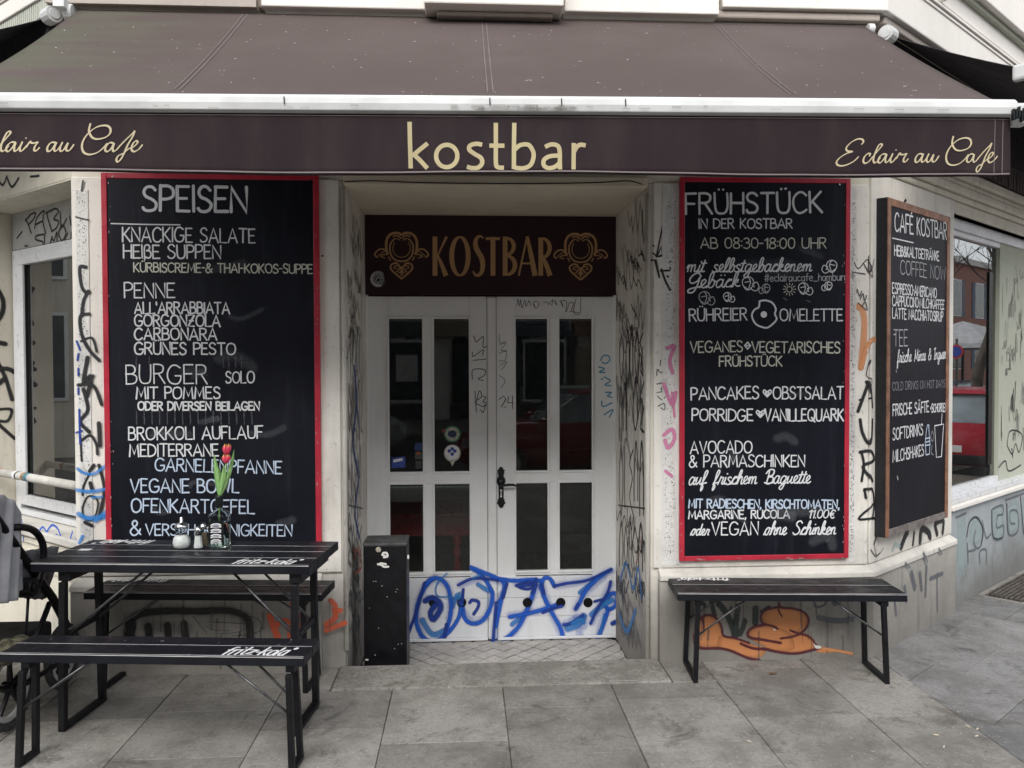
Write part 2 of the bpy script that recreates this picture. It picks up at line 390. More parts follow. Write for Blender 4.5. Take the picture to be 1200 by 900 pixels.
# ---------------------------------------------------------------- strokes: every line of paint, chalk or print is a thin ribbon on its surface
def spline(pts, step=5):
    if len(pts) < 3: return list(pts)
    P = [pts[0]]+list(pts)+[pts[-1]]; out = []
    for i in range(1, len(P)-2):
        p0, p1, p2, p3 = P[i-1], P[i], P[i+1], P[i+2]
        for k in range(step):
            t = k/step; t2 = t*t; t3 = t2*t
            out.append(tuple(.5*(2*p1[j]+(p2[j]-p0[j])*t+(2*p0[j]-5*p1[j]+4*p2[j]-p3[j])*t2+(-p0[j]+3*p1[j]-3*p2[j]+p3[j])*t3) for j in (0, 1)))
    out.append(tuple(pts[-1])); return out
class Ink:
    """collects ribbons in the 2D metre coordinates of a plane"""
    def __init__(s, plane): s.P = plane; s.mb = MB(); s.k = 0; s.base = .0012
    def stroke(s, pts, w, nib=None, caps=True, jit=0, thin=1.0):
        pts = [tuple(p) for p in pts]
        q = [pts[0]]
        for p in pts[1:]:
            if math.hypot(p[0]-q[-1][0], p[1]-q[-1][1]) > 1e-5: q.append(p)
        if len(q) < 2: q.append((q[0][0]+w*.02, q[0][1]))
        pts = q; n = len(pts); s.k += 1
        off = s.base + .00022*(s.k % 13); W = s.P.w; vs = []; uv = []; fs = []; ln = 0
        ws = []
        for i in range(n):
            a = pts[max(i-1, 0)]; b = pts[min(i+1, n-1)]; dx, dy = b[0]-a[0], b[1]-a[1]; L = math.hypot(dx, dy) or 1e-6
            dx /= L; dy /= L
            ww = w[i] if isinstance(w, list) else w
            if nib is not None: ww = ww*(thin*.42+(1-thin*.42)*abs(sin(atan2(dy, dx)-nib)))
            if jit: ww *= 1+rnd.uniform(-jit, jit)
            ws.append(ww)
            nx, ny = -dy, dx
            sc = 1.0
            if 0 < i < n-1:   # mitre
                e1 = (pts[i][0]-pts[i-1][0], pts[i][1]-pts[i-1][1]); l1 = math.hypot(*e1) or 1e-6
                c = abs((-e1[1]/l1)*nx+(e1[0]/l1)*ny); sc = min(1/max(c, .3), 1.6)
            o = off+.00018*i/n
            for t_, u in ((-1, 0.), (0, .5), (1, 1.)):
                vs.append(W(pts[i][0]+nx*ww/2*sc*t_, pts[i][1]+ny*ww/2*sc*t_, o)); uv.append((u, ln))
            if i < n-1: ln += math.hypot(pts[i+1][0]-pts[i][0], pts[i+1][1]-pts[i][1])
        for i in range(n-1):
            k = i*3; fs += [(k+1, k, k+3, k+4), (k+2, k+1, k+4, k+5)]
        if caps:
            for end in (0, n-1):
                a = pts[1] if end == 0 else pts[n-2]; dx, dy = pts[end][0]-a[0], pts[end][1]-a[1]; L = math.hypot(dx, dy) or 1e-6
                dx /= L; dy /= L; ww = ws[end]/2; c0 = end*3+1; o = off+.00018*end/n; ring = []
                for j in range(7):
                    an = -pi/2+pi*j/6
                    x = dx*cos(an)-dy*sin(an); y = dy*cos(an)+dx*sin(an)
                    vs.append(W(pts[end][0]+x*ww, pts[end][1]+y*ww, o)); uv.append((0., 0.)); ring.append(len(vs)-1)
                for j in range(6): fs.append((c0, ring[j], ring[j+1]))
        s.mb.add(vs, fs, uv); return s
    def px(s, pts, w, smooth=True, scale=1., o=(0, 0), **k):
        """pixel-traced stroke laid on the plane"""
        q = [s.P.uv(o[0]+x/scale, o[1]+y/scale) for x, y in pts]
        return s.stroke(spline(q) if smooth and len(q) > 2 else q, w, **k)
    def fill(s, pts2d):
        s.k += 1; off = s.base-.0007+.0001*(s.k % 5)
        n = len(pts2d); cx = sum(p[0] for p in pts2d)/n; cy = sum(p[1] for p in pts2d)/n
        vs = [s.P.w(cx, cy, off)]+[s.P.w(x, y, off) for x, y in pts2d]
        m = .5; uv = [(.5, 0)]+[(.2, 0)]*n
        s.mb.add(vs, [(0, i+1, (i+1) % n+1) for i in range(n)], uv); return s
    def fillpx(s, pts, scale=1., o=(0, 0), smooth=True):
        q = [s.P.uv(o[0]+x/scale, o[1]+y/scale) for x, y in pts]
        if smooth: q = spline(q+[q[0]])[:-1]
        return s.fill(q)
    def done(s, name, mat, parent, local=False): return s.mb.build(name, mat, parent, local=local)

# hand-lettered capitals: width; strokes ('~' = smooth)
FU = {
'A': (.72, "0,0 .36,1 .72,0;.12,.32 .6,.32"), 'B': (.56, "0,0 0,1;~0,1 .3,1 .46,.88 .46,.66 .3,.54 0,.53;~0,.53 .34,.53 .55,.4 .55,.14 .36,0 0,0"),
'C': (.66, "~.64,.86 .46,1 .22,.97 .04,.74 .0,.42 .1,.12 .3,0 .5,.04 .66,.16"), 'D': (.66, "0,0 0,1;~0,1 .3,.98 .56,.82 .66,.52 .56,.18 .3,.02 0,0"),
'E': (.5, "0,1 0,0;0,1 .47,1;0,.52 .4,.52;0,0 .5,0"), 'F': (.48, "0,1 0,0;0,1 .48,1;0,.5 .4,.5"),
'G': (.72, "~.66,.86 .46,1 .22,.97 .04,.74 .0,.42 .1,.12 .3,0 .54,.03 .7,.2 .71,.44;.42,.44 .72,.44"), 'H': (.6, "0,0 0,1;.6,0 .6,1;0,.52 .6,.52"),
'I': (.04, "0.02,0 .02,1"), 'K': (.58, "0,0 0,1;.54,1 0,.42;.12,.55 .58,0"), 'L': (.5, "0,1 0,0 .5,0"), 'M': (.8, "0,0 .1,1 .4,.2 .7,1 .8,0"),
'N': (.62, "0,0 0,1 .62,0 .62,1"), 'O': (.74, "~.37,1 .12,.9 0,.55 .1,.14 .37,0 .64,.14 .74,.5 .64,.88 .37,1"), 'P': (.52, "0,0 0,1;~0,1 .32,1 .52,.86 .5,.6 .3,.48 0,.47"),
'Q': (.76, "~.37,1 .12,.9 0,.55 .1,.14 .37,0 .64,.14 .74,.5 .64,.88 .37,1;.44,.28 .78,-.08"), 'R': (.58, "0,0 0,1;~0,1 .32,1 .5,.88 .48,.64 .3,.53 0,.52;.24,.52 .58,0"),
'S': (.54, "~.5,.86 .36,1 .14,.98 .03,.8 .12,.6 .36,.48 .53,.3 .46,.08 .26,0 .08,.03 0,.14"), 'T': (.62, "0,1 .62,1;.31,1 .31,0"), 'U': (.6, "~0,1 0,.4 .08,.08 .3,0 .52,.08 .6,.4 .6,1"),
'V': (.66, "0,1 .33,0 .66,1"), 'W': (.94, "0,1 .22,0 .47,.8 .72,0 .94,1"), 'X': (.6, "0,0 .6,1;0,1 .6,0"), 'Y': (.6, "0,1 .3,.5 .6,1;.3,.5 .3,0"), 'Z': (.56, "0,1 .56,1 0,0 .56,0;.12,.5 .44,.5"),
'0': (.56, "~.28,1 .06,.85 0,.5 .06,.15 .28,0 .5,.15 .56,.5 .5,.85 .28,1"), '1': (.26, "0,.78 .24,1 .24,0"), '3': (.5, "~.02,.9 .24,1 .44,.86 .4,.62 .2,.54;~.2,.54 .46,.46 .5,.2 .3,0 .0,.08"),
'8': (.52, "~.26,.54 .05,.7 .08,.92 .26,1 .45,.92 .47,.7 .26,.54 .02,.36 .03,.1 .26,0 .5,.1 .5,.36 .26,.54"), '-': (.28, "0,.5 .28,.5"), '.': (.06, "0,.02 .05,.03"), ',': (.08, "~.06,.08 .07,0 .0,-.14"),
':': (.06, "0,.25 .05,.26;0,.68 .05,.69"), "'": (.06, "0,1 .03,.78"), '&': (.66, "~.66,.04 .46,.3 .16,.72 .16,.94 .32,1 .44,.88 .38,.68 .08,.44 .0,.2 .14,.0 .36,.02 .56,.24 .64,.42"),
'+': (.3, "0,.5 .3,.5;.15,.35 .15,.65"), '*': (.2, "0,.5 .1,.62 .2,.5 .1,.38 0,.5 .1,.5 .2,.5"), 'H2': (.2, ""), '€': (.6, "~.6,.86 .44,1 .22,.9 .12,.5 .2,.12 .42,0 .6,.1;0,.6 .46,.6;0,.4 .44,.4"),
'ß': (.5, "~0,-.1 0,.6 .04,.9 .22,1 .4,.9 .38,.68 .18,.56;~.18,.56 .46,.5 .5,.2 .32,.02 .1,.08"), '/': (.3, "0,0 .3,1"), '·': (.1, "0,.5 .06,.5"),
'#': (.6, "0,.35 .55,.35;.05,.7 .6,.7;.12,0 .22,1;.38,0 .48,1"), '_': (.5, "0,-.05 .5,-.05"),
# print lower case
'a': (.44, "~.4,.58 .2,.64 .04,.5 0,.26 .08,.04 .26,.02 .4,.22;.42,.62 .42,0"), 'b': (.44, "0,1 0,0;~0,.4 .16,.62 .36,.58 .44,.32 .34,.04 .14,0 0,.14"), 'c': (.4, "~.38,.54 .22,.64 .04,.5 0,.28 .1,.04 .26,0 .4,.1"),
'e': (.44, "~.02,.34 .42,.36 .38,.56 .22,.64 .05,.52 0,.26 .12,.04 .28,0 .42,.1"), 'f': (.32, "~.34,.98 .2,1 .14,.8 .14,0;0,.62 .32,.62"), 'g': (.44, "~.4,.58 .2,.64 .04,.5 0,.26 .08,.04 .26,.02 .4,.22;~.42,.62 .42,-.1 .3,-.34 .04,-.28"),
'h': (.42, "0,1 0,0;~0,.4 .16,.62 .34,.6 .42,.4 .42,0"), 'i': (.04, "0,.62 0,0;0,.84 .02,.85"), 'l': (.04, "0,1 0,0"), 'm': (.66, "0,.62 0,0;~0,.4 .12,.62 .28,.6 .33,.4 .33,0;~.33,.4 .45,.62 .6,.6 .66,.4 .66,0"),
'n': (.42, "0,.62 0,0;~0,.4 .16,.62 .34,.6 .42,.4 .42,0"), 'r': (.28, "0,.62 0,0;~0,.4 .1,.58 .28,.62"), 'u': (.42, "~0,.62 0,.2 .1,.02 .28,.02 .42,.24;.42,.62 .42,0"), 'o': (.46, "~.23,.64 .05,.55 0,.3 .06,.06 .23,0 .4,.06 .46,.3 .4,.55 .23,.64"),
't': (.3, "~.14,.95 .14,.2 .2,.02 .32,.04;0,.62 .3,.62"), 'k': (.4, "0,1 0,0;.36,.62 0,.24;.1,.34 .4,0"), 's': (.36, "~.34,.56 .18,.64 .03,.54 .1,.38 .3,.26 .34,.1 .18,0 0,.08"), 'z': (.36, "0,.62 .36,.62 0,0 .36,0"),
}
# joined script: every letter runs from the baseline to the baseline
FS = {
'a': (.46, "~.37,.48 .22,.6 .07,.38 .08,.08 .2,.0 .33,.22 .38,.56;~.38,.56 .35,.16 .39,.02 .5,.06"), 'b': (.42, "~0,0 .14,.3 .26,.9 .2,1.1 .1,.9 .08,.3 .12,.02 .28,.04 .36,.3 .3,.56 .2,.5;.32,.5 .46,.42"),
'c': (.36, "~0,0 .08,.3 .3,.58 .32,.5 .2,.58 .08,.3 .12,.04 .28,.04 .4,.16"), 'd': (.46, "~.36,.48 .22,.6 .07,.38 .08,.08 .2,.0 .33,.22 .43,1.08;~.43,1.08 .37,.2 .41,.02 .5,.08"),
'e': (.36, "~0,.02 .18,.24 .28,.46 .2,.6 .08,.44 .08,.14 .2,0 .38,.12"), 'f': (.32, "~0,0 .14,.4 .28,.95 .22,1.1 .12,.9 .08,.2 .04,-.4 .1,-.44 .16,-.2 .1,.06 .34,.14"),
'g': (.46, "~.37,.48 .22,.6 .07,.38 .08,.08 .2,.0 .34,.26;~.4,.56 .35,-.1 .22,-.46 .06,-.34 .2,-.1 .48,.06"), 'h': (.44, "~0,0 .14,.4 .24,.95 .18,1.1 .1,.8 .06,0 .12,.36 .26,.58 .34,.46 .34,.04 .46,.06"),
'i': (.22, "~0,0 .1,.3 .14,.56 .1,.1 .16,.02 .24,.08;.17,.8 .19,.82"), 'k': (.42, "~0,0 .14,.4 .24,.95 .18,1.1 .1,.8 .06,0 .14,.36 .3,.56 .28,.36 .14,.3 .28,.06 .44,.08"),
'l': (.26, "~0,0 .14,.4 .24,.95 .18,1.1 .08,.8 .06,.14 .14,0 .28,.1"), 'm': (.64, "~0,.3 .08,.56 .08,0 .1,.34 .22,.56 .28,.46 .28,0 .3,.34 .42,.56 .5,.46 .5,.04 .64,.08"),
'n': (.44, "~0,.3 .08,.56 .08,0 .1,.34 .22,.56 .3,.46 .3,.04 .44,.08"), 'o': (.42, "~0,0 .06,.3 .22,.58 .34,.4 .26,.04 .12,.02 .06,.3 .2,.56 .44,.48"), 'q': (.4, ""),
'r': (.34, "~0,0 .1,.4 .14,.62 .18,.52 .32,.52 .26,.1 .34,.04"), 's': (.34, "~.28,.5 .18,.58 .08,.46 .14,.32 .26,.2 .24,.04 .1,-.01 .0,.08;~.22,.02 .3,.02 .38,.08"), 't': (.26, "~0,0 .12,.4 .18,.95 .1,.3 .12,.04 .26,.06;0,.66 .28,.7"),
'u': (.44, "~0,.3 .08,.56 .06,.14 .14,.02 .3,.3 .35,.56 .32,.12 .38,.02 .46,.08"), 'w': (.5, "~0,.3 .08,.56 .06,.14 .14,.02 .26,.4 .28,.1 .38,.04 .46,.56 .52,.5"), 'z': (.34, "~0,.4 .1,.56 .28,.52 .08,.04 .2,.1 .36,.02"),
'G': (.62, "~.6,.86 .44,1.1 .2,.96 .06,.6 .2,.36 .46,.5 .56,.8 .5,.2 .34,-.3 .1,-.3 .1,-.1 .4,.04 .66,.1"), 'B': (.6, "~.16,0 .2,.5 .2,1.0;~0,.8 .2,1.1 .5,1.05 .5,.7 .2,.55 .52,.5 .56,.15 .3,-.02 .02,.1 .3,.02 .64,.1"),
'S': (.56, "~.52,.92 .38,1.08 .18,1.0 .13,.78 .34,.54 .46,.28 .34,.04 .12,.0 .0,.14"), 'M': (.74, "~0,0 .08,.5 .12,1;~.12,1 .2,.4 .32,.2 .46,.6 .54,1;~.54,1 .58,.4 .62,.04 .76,.1"),
'I': (.3, "~0,.9 .16,1 .3,1;~.18,1 .14,.4 .1,.02 .3,.06"), '&': (.5, "~.5,.04 .34,.3 .12,.72 .14,.94 .26,.98 .34,.86 .28,.66 .04,.4 .0,.18 .12,.0 .28,.04 .44,.28 .5,.42"),
}
ACC = {'Ü': 'U', 'Ä': 'A', 'Ö': 'O', 'É': 'E', 'ä': 'a'}
def parse(s):
    out = []
    for st in s.split(';'):
        if not st: continue
        sm = st[0] == '~'; st = st[1:] if sm else st
        out.append((sm, [tuple(float(v) for v in p.split(',')) for p in st.split()]))
    return out
_PC = {}
def glyph(ch, font):
    key = (ch, id(font))
    if key in _PC: return _PC[key]
    base = ACC.get(ch, ch); w, s = font[base]; st = parse(s)
    if ch in 'ÜÄÖ': st += [(False, [(w*.32, 1.17), (w*.34, 1.18)]), (False, [(w*.68, 1.17), (w*.7, 1.18)])]
    if ch == 'ä': st += [(False, [(w*.45, .88), (w*.48, .89)]), (False, [(w*.85, .88), (w*.88, .89)])]
    if ch == 'É': st += [(False, [(w*.4, 1.12), (w*.8, 1.32)])]
    _PC[key] = (w, st); return _PC[key]
def letter(ink, text, p0, p1, hp, w, font=FU, slant=0., gap=.16, jit=.02, space=.5, nib=None, hand=True):
    """text from pixel p0 to pixel p1 along the baseline, letters hp pixels tall at p0"""
    a0 = ink.P.uv(*p0); a1 = ink.P.uv(*p1); ah = ink.P.uv(p0[0], p0[1]-hp)
    H = math.hypot(ah[0]-a0[0], ah[1]-a0[1])
    ex = (a1[0]-a0[0], a1[1]-a0[1]); L = math.hypot(*ex); ex = (ex[0]/L, ex[1]/L); ey = (-ex[1], ex[0])
    write(ink, text, a0, ex, ey, L, H, w, font, slant, gap, jit, space, nib, hand)
def write(ink, text, a0, ex, ey, L, H, w, font=FU, slant=0., gap=.16, jit=.02, space=.42, nib=None, hand=True):
    if font is FS: gap = 0.0
    adv = []; x = 0
    for ch in text:
        if ch == ' ': x += space; continue
        g = glyph(ch, font if (ch in font or ACC.get(ch, ch) in font) else FU); adv.append((x, g)); x += g[0]+gap
    tot = x-gap; sx = L/tot
    for x, (gw, st) in adv:
        dy = rnd.uniform(-jit, jit) if hand else 0; sc = 1+(rnd.uniform(-jit, jit) if hand else 0); rot = rnd.uniform(-jit, jit)*.6 if hand else 0
        for sm, pts in st:
            q = []
            for (u, v) in pts:
                if hand: u += rnd.uniform(-jit, jit)*.6; v += rnd.uniform(-jit, jit)*.6
                v = v*sc; X = (x+u)*sx + slant*v*H + rot*v*H; Y = (v+dy)*H
                q.append((a0[0]+ex[0]*X+ey[0]*Y, a0[1]+ex[1]*X+ey[1]*Y))
            ink.stroke(spline(q, 4) if sm else q, w*(1+(rnd.uniform(-.08, .08) if hand else 0)), nib=nib, jit=.05 if hand else 0)
def scribble(ink, box, n, w, seed, tall=False, amp=1.0):
    """random marker tags inside a box (plane metres)"""
    r = random.Random(seed); x0, x1, y0, y1 = box
    for i in range(n):
        cx = r.uniform(x0, x1); cy = r.uniform(y0, y1); sx = r.uniform(.05, .12)*amp; sy = r.uniform(.04, .12)*amp*(2.2 if tall else 1)
        pts = []; m = r.randint(5, 11); x = cx-sx; 
        for k in range(m):
            x += r.uniform(-.2, .75)*sx*2/m*1.6; pts.append((x, cy+r.choice((-1, 1))*r.uniform(.3, 1)*sy))
        if tall: pts = [(cx+(p[1]-cy)*.45, cy+(p[0]-cx)*1.8) if r.random() < .0 else p for p in pts]
        pts = [(min(max(p[0], x0), x1), min(max(p[1], y0), y1)) for p in pts]
        ink.stroke(spline(pts, 4), w*r.uniform(.6, 1.3))
# ---------------------------------------------------------------- planes of the place
PF = Plane((0, 0, 0), (0, -1, 0))
AR, AL = radians(38.5), radians(39.7)
R0 = Vector((2.39, 0, 0)); L0 = Vector((-2.198, 0, 0))
PR = Plane(R0, (sin(AR), -cos(AR), 0))            # right wall: t runs away from the corner
PL = Plane(L0, (-sin(AL), -cos(AL), 0))           # left wall: t runs towards the corner (negative = away)
X0, X1, YD, ZF, ZT = -.70, 1.067, 1.0, -.21, 2.80  # door recess
PD = Plane((0, YD, 0), (0, -1, 0))
PJR = Plane((X1, 0, 0), (-1, 0, 0)); PJL = Plane((X0, 0, 0), (1, 0, 0))

# ================================================================ the house
B = empty('cafe_building', 'cream plastered corner cafe building with a recessed double door and graffiti', 'building')
def plan(pts, z0, z1, name, mat, parent=B, bevel=0):
    return MB().prism([(x, y, z0) for x, y in pts], (0, 0, z1-z0)).build(name, mat, parent, bevel=bevel)
def xy(P, a, c=0): q = P.w(a, 0, c); return (q.x, q.y)
lw = xy(PL, 0, -.25)
plan([tuple(L0[:2]), (X0, 0), (X0, YD), (-1.35, YD), lw], -.3, ZT, 'pier', MAT['wall'], bevel=.008)
plan([(X1, 0), tuple(R0[:2]), xy(PR, 1.3), xy(PR, 1.3, -.35), (X1, YD)], -.3, ZT, 'pier', MAT['wall'], bevel=.008)
# jamb linings, a skin of darker scuffed plaster inside the recess
MB().box(X0-.01, X0+.006, .03, YD, ZF, ZT).build('door_jamb', MAT['jamb'], B)
MB().box(X1-.006, X1+.01, .03, YD, ZF, ZT).build('door_jamb', MAT['jamb'], B)
m = MB()
m.tube([(X1-.004, -.004, 0), (X1-.004, -.004, 2.74)], .016, 8); m.build('corner_bead', MAT['ledge'], B, smooth=True)
m = MB(); m.tube([(X0+.004, -.004, .1), (X0+.004, -.004, 2.76)], .014, 8); m.build('corner_bead', MAT['ledge'], B, smooth=True)
MB().box(X1+.06, X1+.085, -.016, .0, .02, 2.78).build('jamb_moulding', MAT['wall'], B, bevel=.006)
# wall above the openings
up = [xy(PL, -9), tuple(L0[:2]), tuple(R0[:2]), xy(PR, 10), (9, 10), (-9, 10)]
plan(up, ZT, 3.70, 'upper_wall', MAT['wall2'])
MB().box(X0, X1, .001, YD+.05, ZT-.012, ZT-.002).build('recess_soffit', MAT['soffit'], B)
MB().box(X0+.01, X1-.01, -.035, .10, ZT-.035, ZT+.03).build('lintel', MAT['soffit'], B, bevel=.01)
MB().box(X0+.05, X1-.03, .10, .3, ZT-.03, ZT-.01).build('lintel_board', MAT['soffit'], B, bevel=.008)
ink = Ink(Plane((0, -.036, 0), (0, -1, 0)))
ink.px([(404, 213), (440, 212), (490, 214), (560, 215), (640, 215), (700, 214), (735, 212), (752, 216)], .006)
ink.done('gap_shadow_line', MAT['iron'], B)
# raised wall field and its groove, left and right of the door
def field(name, px0, px1, zb, zt, th=.018):
    a0 = PF.uv(px0, 430)[0]; a1 = PF.uv(px1, 430)[0]
    return MB().pbox(PF, a0, a1, zb, zt, .0, th).build(name, MAT['wall'], B, bevel=.006)
MB().pbox(PF, PF.uv(765, 430)[0], 2.388, .545, ZT, 0, .018).build('wall_field', MAT['wall'], B, bevel=.006)
MB().pbox(PF, -2.196, PF.uv(399, 430)[0], .555, ZT, 0, .018).build('wall_field', MAT['wall'], B, bevel=.006)
MB().pbox(PR, .004, 1.296, .545, 2.885, 0, .018).build('wall_field', MAT['wall'], B, bevel=.006)
# rough plaster strips
MB().pbox(PF, PF.uv(775, 430)[0], PF.uv(793, 430)[0]+.02, .56, 2.79, .015, .021).build('rough_plaster_strip', MAT['wallrough'], B)
MB().pbox(PF, PF.uv(993, 430)[0]-.02, PF.uv(1001, 430)[0], .56, 2.79, .015, .021).build('rough_plaster_strip', MAT['wallrough'], B)
MB().pbox(PF, PF.uv(93, 430)[0], PF.uv(108.5, 430)[0], PF.uv(98, 640)[1], PF.uv(98, 223)[1], .015, .024).build('rough_plaster_strip', MAT['wallrough'], B, bevel=.003)
# plinth: face, sloping ledge
def plinth(P, a0, a1, zt, zl, name, c=.05, e0=0, e1=0, mat='plinth'):
    MB().add([P.w(a0-e0, -.3, c), P.w(a1+e1, -.3, c), P.w(a1+e1, zt, c), P.w(a0-e0, zt, c), P.w(a0, -.3, 0), P.w(a1, -.3, 0), P.w(a1, zt, 0), P.w(a0, zt, 0)],
             [(0, 1, 2, 3), (3, 2, 6, 7), (0, 3, 7, 4), (1, 5, 6, 2)]).build(name, MAT[mat], B)
    MB().add([P.w(a0-e0*1.25, zt+.003, c+.012), P.w(a1+e1*1.25, zt+.003, c+.012), P.w(a1+e1*1.25, zt+.035, c+.012), P.w(a0-e0*1.25, zt+.035, c+.012), P.w(a0, zl, .001), P.w(a1, zl, .001), P.w(a0, zt+.003, 0), P.w(a1, zt+.003, 0)],
             [(0, 1, 2, 3), (3, 2, 5, 4), (0, 3, 4, 6), (1, 7, 5, 2), (0, 6, 7, 1)]).build('plinth_ledge', MAT['ledge'], B, bevel=.006)
k = math.tan(AR/2)*.05
plinth(PF, PF.uv(765, 430)[0]+.03, 2.39, .475, .545, 'plinth', e1=k)
plinth(PR, 0, 1.285, .475, .545, 'plinth', e0=k)
k2 = math.tan(AL/2)*.05
plinth(PF, -2.198, X0-.13, .475, .555, 'plinth', e0=k2)
# ---- right wall beyond the pier: parapet under the window, sill, shop window
MB().pbox(PR, 1.30, 9, -.3, .70, -.3, .0).build('window_parapet', MAT['greenpaint'], B)
MB().pbox(PR, 1.29, 9, .70, .735, -.15, .035).build('window_sill', MAT['upper'], B, bevel=.008)
MB().pbox(PR, 1.29, 9, .738, .785, -.15, .005).build('window_sill', MAT['pvc'], B, bevel=.006)
MB().pbox(PR, 1.30, 9, 2.72, 2.80, -.2, -.05).build('window_head', MAT['pvc'], B, bevel=.006)
MB().pbox(PR, 1.30, 9, 2.80, 2.885, -.2, .012).build('window_head', MAT['wall2'], B, bevel=.01)
for z0, z1, c in ((2.888, 2.93, .03), (2.933, 2.99, .05), (2.993, 3.03, .035), (3.033, 3.10, .06)):
    MB().pbox(PR, .02, 9, z0, z1, 0, c).build('fascia_moulding', MAT['wall2'], B, bevel=.014)
n = NT('brown_ribbed_boarding'); rb = n.noise(60, 3, .6, sc3=(1, 1, .03)); n.col(n.mix(n.ramp(rb, .35, .65), (.16, .125, .115), (.045, .035, .033))); n.set(Roughness=.7); n.bump(rb, .5, .01); MAT['ribbrown'] = n.m
sf = MB().pbox(PR, .9, 9, 3.115, 3.5, 0, .05).build('boarded_fascia', MAT['ribbrown'], B)
m = MB(); r9 = random.Random(5); a = .9
while a < 4.2:
    w_ = r9.uniform(.010, .026); m.pbox(PR, a, a+w_, 3.115, 3.5, .05, .05+r9.uniform(.004, .016)); a += w_+r9.uniform(.004, .012)
tag(m.build('boarding_rib', MAT['ribbrown'], B), kind='stuff')
w = MB().pbox(PR, 1.31, 2.54, .785, .83, -.13, -.07).pbox(PR, 1.31, 2.54, 2.68, 2.72, -.13, -.07).pbox(PR, 1.27, 1.33, .83, 2.68, -.13, -.07).build('shop_window', MAT['pvc'], B, bevel=.004)
MB().pbox(PR, 1.33, 2.54, .83, 2.68, -.104, -.100).build('pane', MAT['glass2'], w)
MB().pbox(PR, 2.36, 2.445, .93, 2.48, -.096, -.088).build('dark_post', MAT['iron'], w, bevel=.004)
MB().pbox(PR, 2.54, 4.6, .785, 2.72, -.3, -.07).build('painted_wall_panel', MAT['frost'], B)
MB().pbox(PR, 4.6, 9, .785, 2.72, -.3, -.1).build('wall_beyond', MAT['wall2'], B)
# ---- left wall: window set back behind the corner pier
PLW = PL.off(-.25); SW = 1.36
def s_at(px, py, P): return P.uv(px, py)[0]
xf0 = s_at(20, 430, PLW); xf1 = s_at(34, 430, PLW)
plan([xy(PL, -SW-.02), xy(PL, -9), xy(PL, -9, -.5), xy(PL, -SW-.02, -.5)], -.3, ZT, 'wall', MAT['wall2'])
ztop = PLW.uv(30, 301)[1]; gt = PLW.uv(36, 310)[1]; gb = PLW.uv(36, 579)[1]; fb = PLW.uv(27, 594)[1]
w = MB()
w.pbox(PLW, xf0, 0, ztop-.01, ztop+.05, -.05, .02).pbox(PLW, xf0, xf0+.07, fb, ztop-.01, -.05, .02).pbox(PLW, xf0, 0, fb-.04, fb, -.05, .03)
w = w.build('side_window', MAT['pvc'], B, bevel=.004)
MB().pbox(PLW, xf0+.078, 0, gt, gt+.06, -.03, .035).pbox(PLW, xf0+.078, xf1, gb-.07, gt, -.03, .035).pbox(PLW, xf1, 0, gb-.07, gb, -.03, .035).build('sash', MAT['pvc'], w, bevel=.005)
MB().pbox(PLW, xf1, 0, gb, gt, .0, .004).build('pane', MAT['glass3'], w)
MB().pbox(PLW, xf1, xf1+.008, gb, gt, .004, .02).pbox(PLW, xf1, 0, gb, gb+.006, .004, .012).build('gasket', MAT['iron'], w)
MB().pbox(PLW, xf0, 0, ztop+.055, ZT, -.05, .015).build('transom_panel', MAT['panelgrey'], B, bevel=.003)
zs = fb-.045
MB().pbox(PL, -SW, -.001, zs-.05, zs, -.29, -.03).build('window_sill', MAT['ledge'], B, bevel=.01)
MB().pbox(PL, -SW, -.001, -.3, zs-.053, -.3, -.07).build('window_parapet', MAT['wall2'], B)
for z_ in (zs-.10, zs-.17, zs-.25): MB().pbox(PL, -SW, -.001, z_, z_+.035, -.07, -.055).build('parapet_batten', MAT['wall2'], B, bevel=.004)
# soffit above the left window
MB().pbox(PL, -SW, 0, ZT-.012, ZT-.003, -.25, .0).build('window_soffit', MAT['wall2'], B)
# protecting rail across the left window
RL = empty('guard_rail', 'cream painted round rail across the left window with stickers', 'rail', (-2.5, .3, 1.05))
PA = PL.off(-.05)
a = PA.at(-25, 548); b = PA.at(90, 569); a.z = 1.052; b.z = 1.052
MB().tube([a, b], .026, 14).build('pipe', MAT['ledge'], RL, smooth=True)
def ring(px, col, ln=.03):
    p = PA.at(px, 560); p.z = 1.052; d = (b-a).normalized()
    MB().tube([p-d*ln, p+d*ln], .0275, 14).build('sticker', col, RL, smooth=True)
SM = lambda nm, c: simple(nm, c, .5, var=.3, nscale=60)
ring(2, SM('red_tape', (.45, .16, .12)), .012); ring(22, MAT['iron'], .007); ring(19, MAT['white'], .02); ring(33, SM('blue_sticker', (.15, .35, .42)), .035); ring(30, SM('orange_sticker', (.55, .30, .12)), .015)
# ---- upper storey white mouldings just above the awnings
def fascia(P, a0, a1, zb, c, mat='upper', name='cornice', z1=4.6, back=.0):
    MB().pbox(P, a0, a1, zb, z1, back, c).build(name, MAT[mat], B, bevel=.008)
def FP(px, py, c): return PF.off(c).uv(px, py)
def fpx(px0, px1, py, c, **k): fascia(PF, FP(px0, 10, c)[0], FP(px1, 10, c)[0], FP((px0+px1)/2, py, c)[1], c, **k)
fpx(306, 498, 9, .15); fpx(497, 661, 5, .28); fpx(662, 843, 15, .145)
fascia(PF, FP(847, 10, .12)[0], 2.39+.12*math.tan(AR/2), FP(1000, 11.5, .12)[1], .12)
fpx(512, 648, 19, .20, mat='shade_stucco', name='bracket', z1=FP(580, 5.5, .28)[1]-.003); fpx(520, 640, 21, .16, mat='shade_stucco', name='bracket', z1=FP(580, 5.5, .28)[1]-.004)
zz = FP(1000, 11.5, .12)[1]
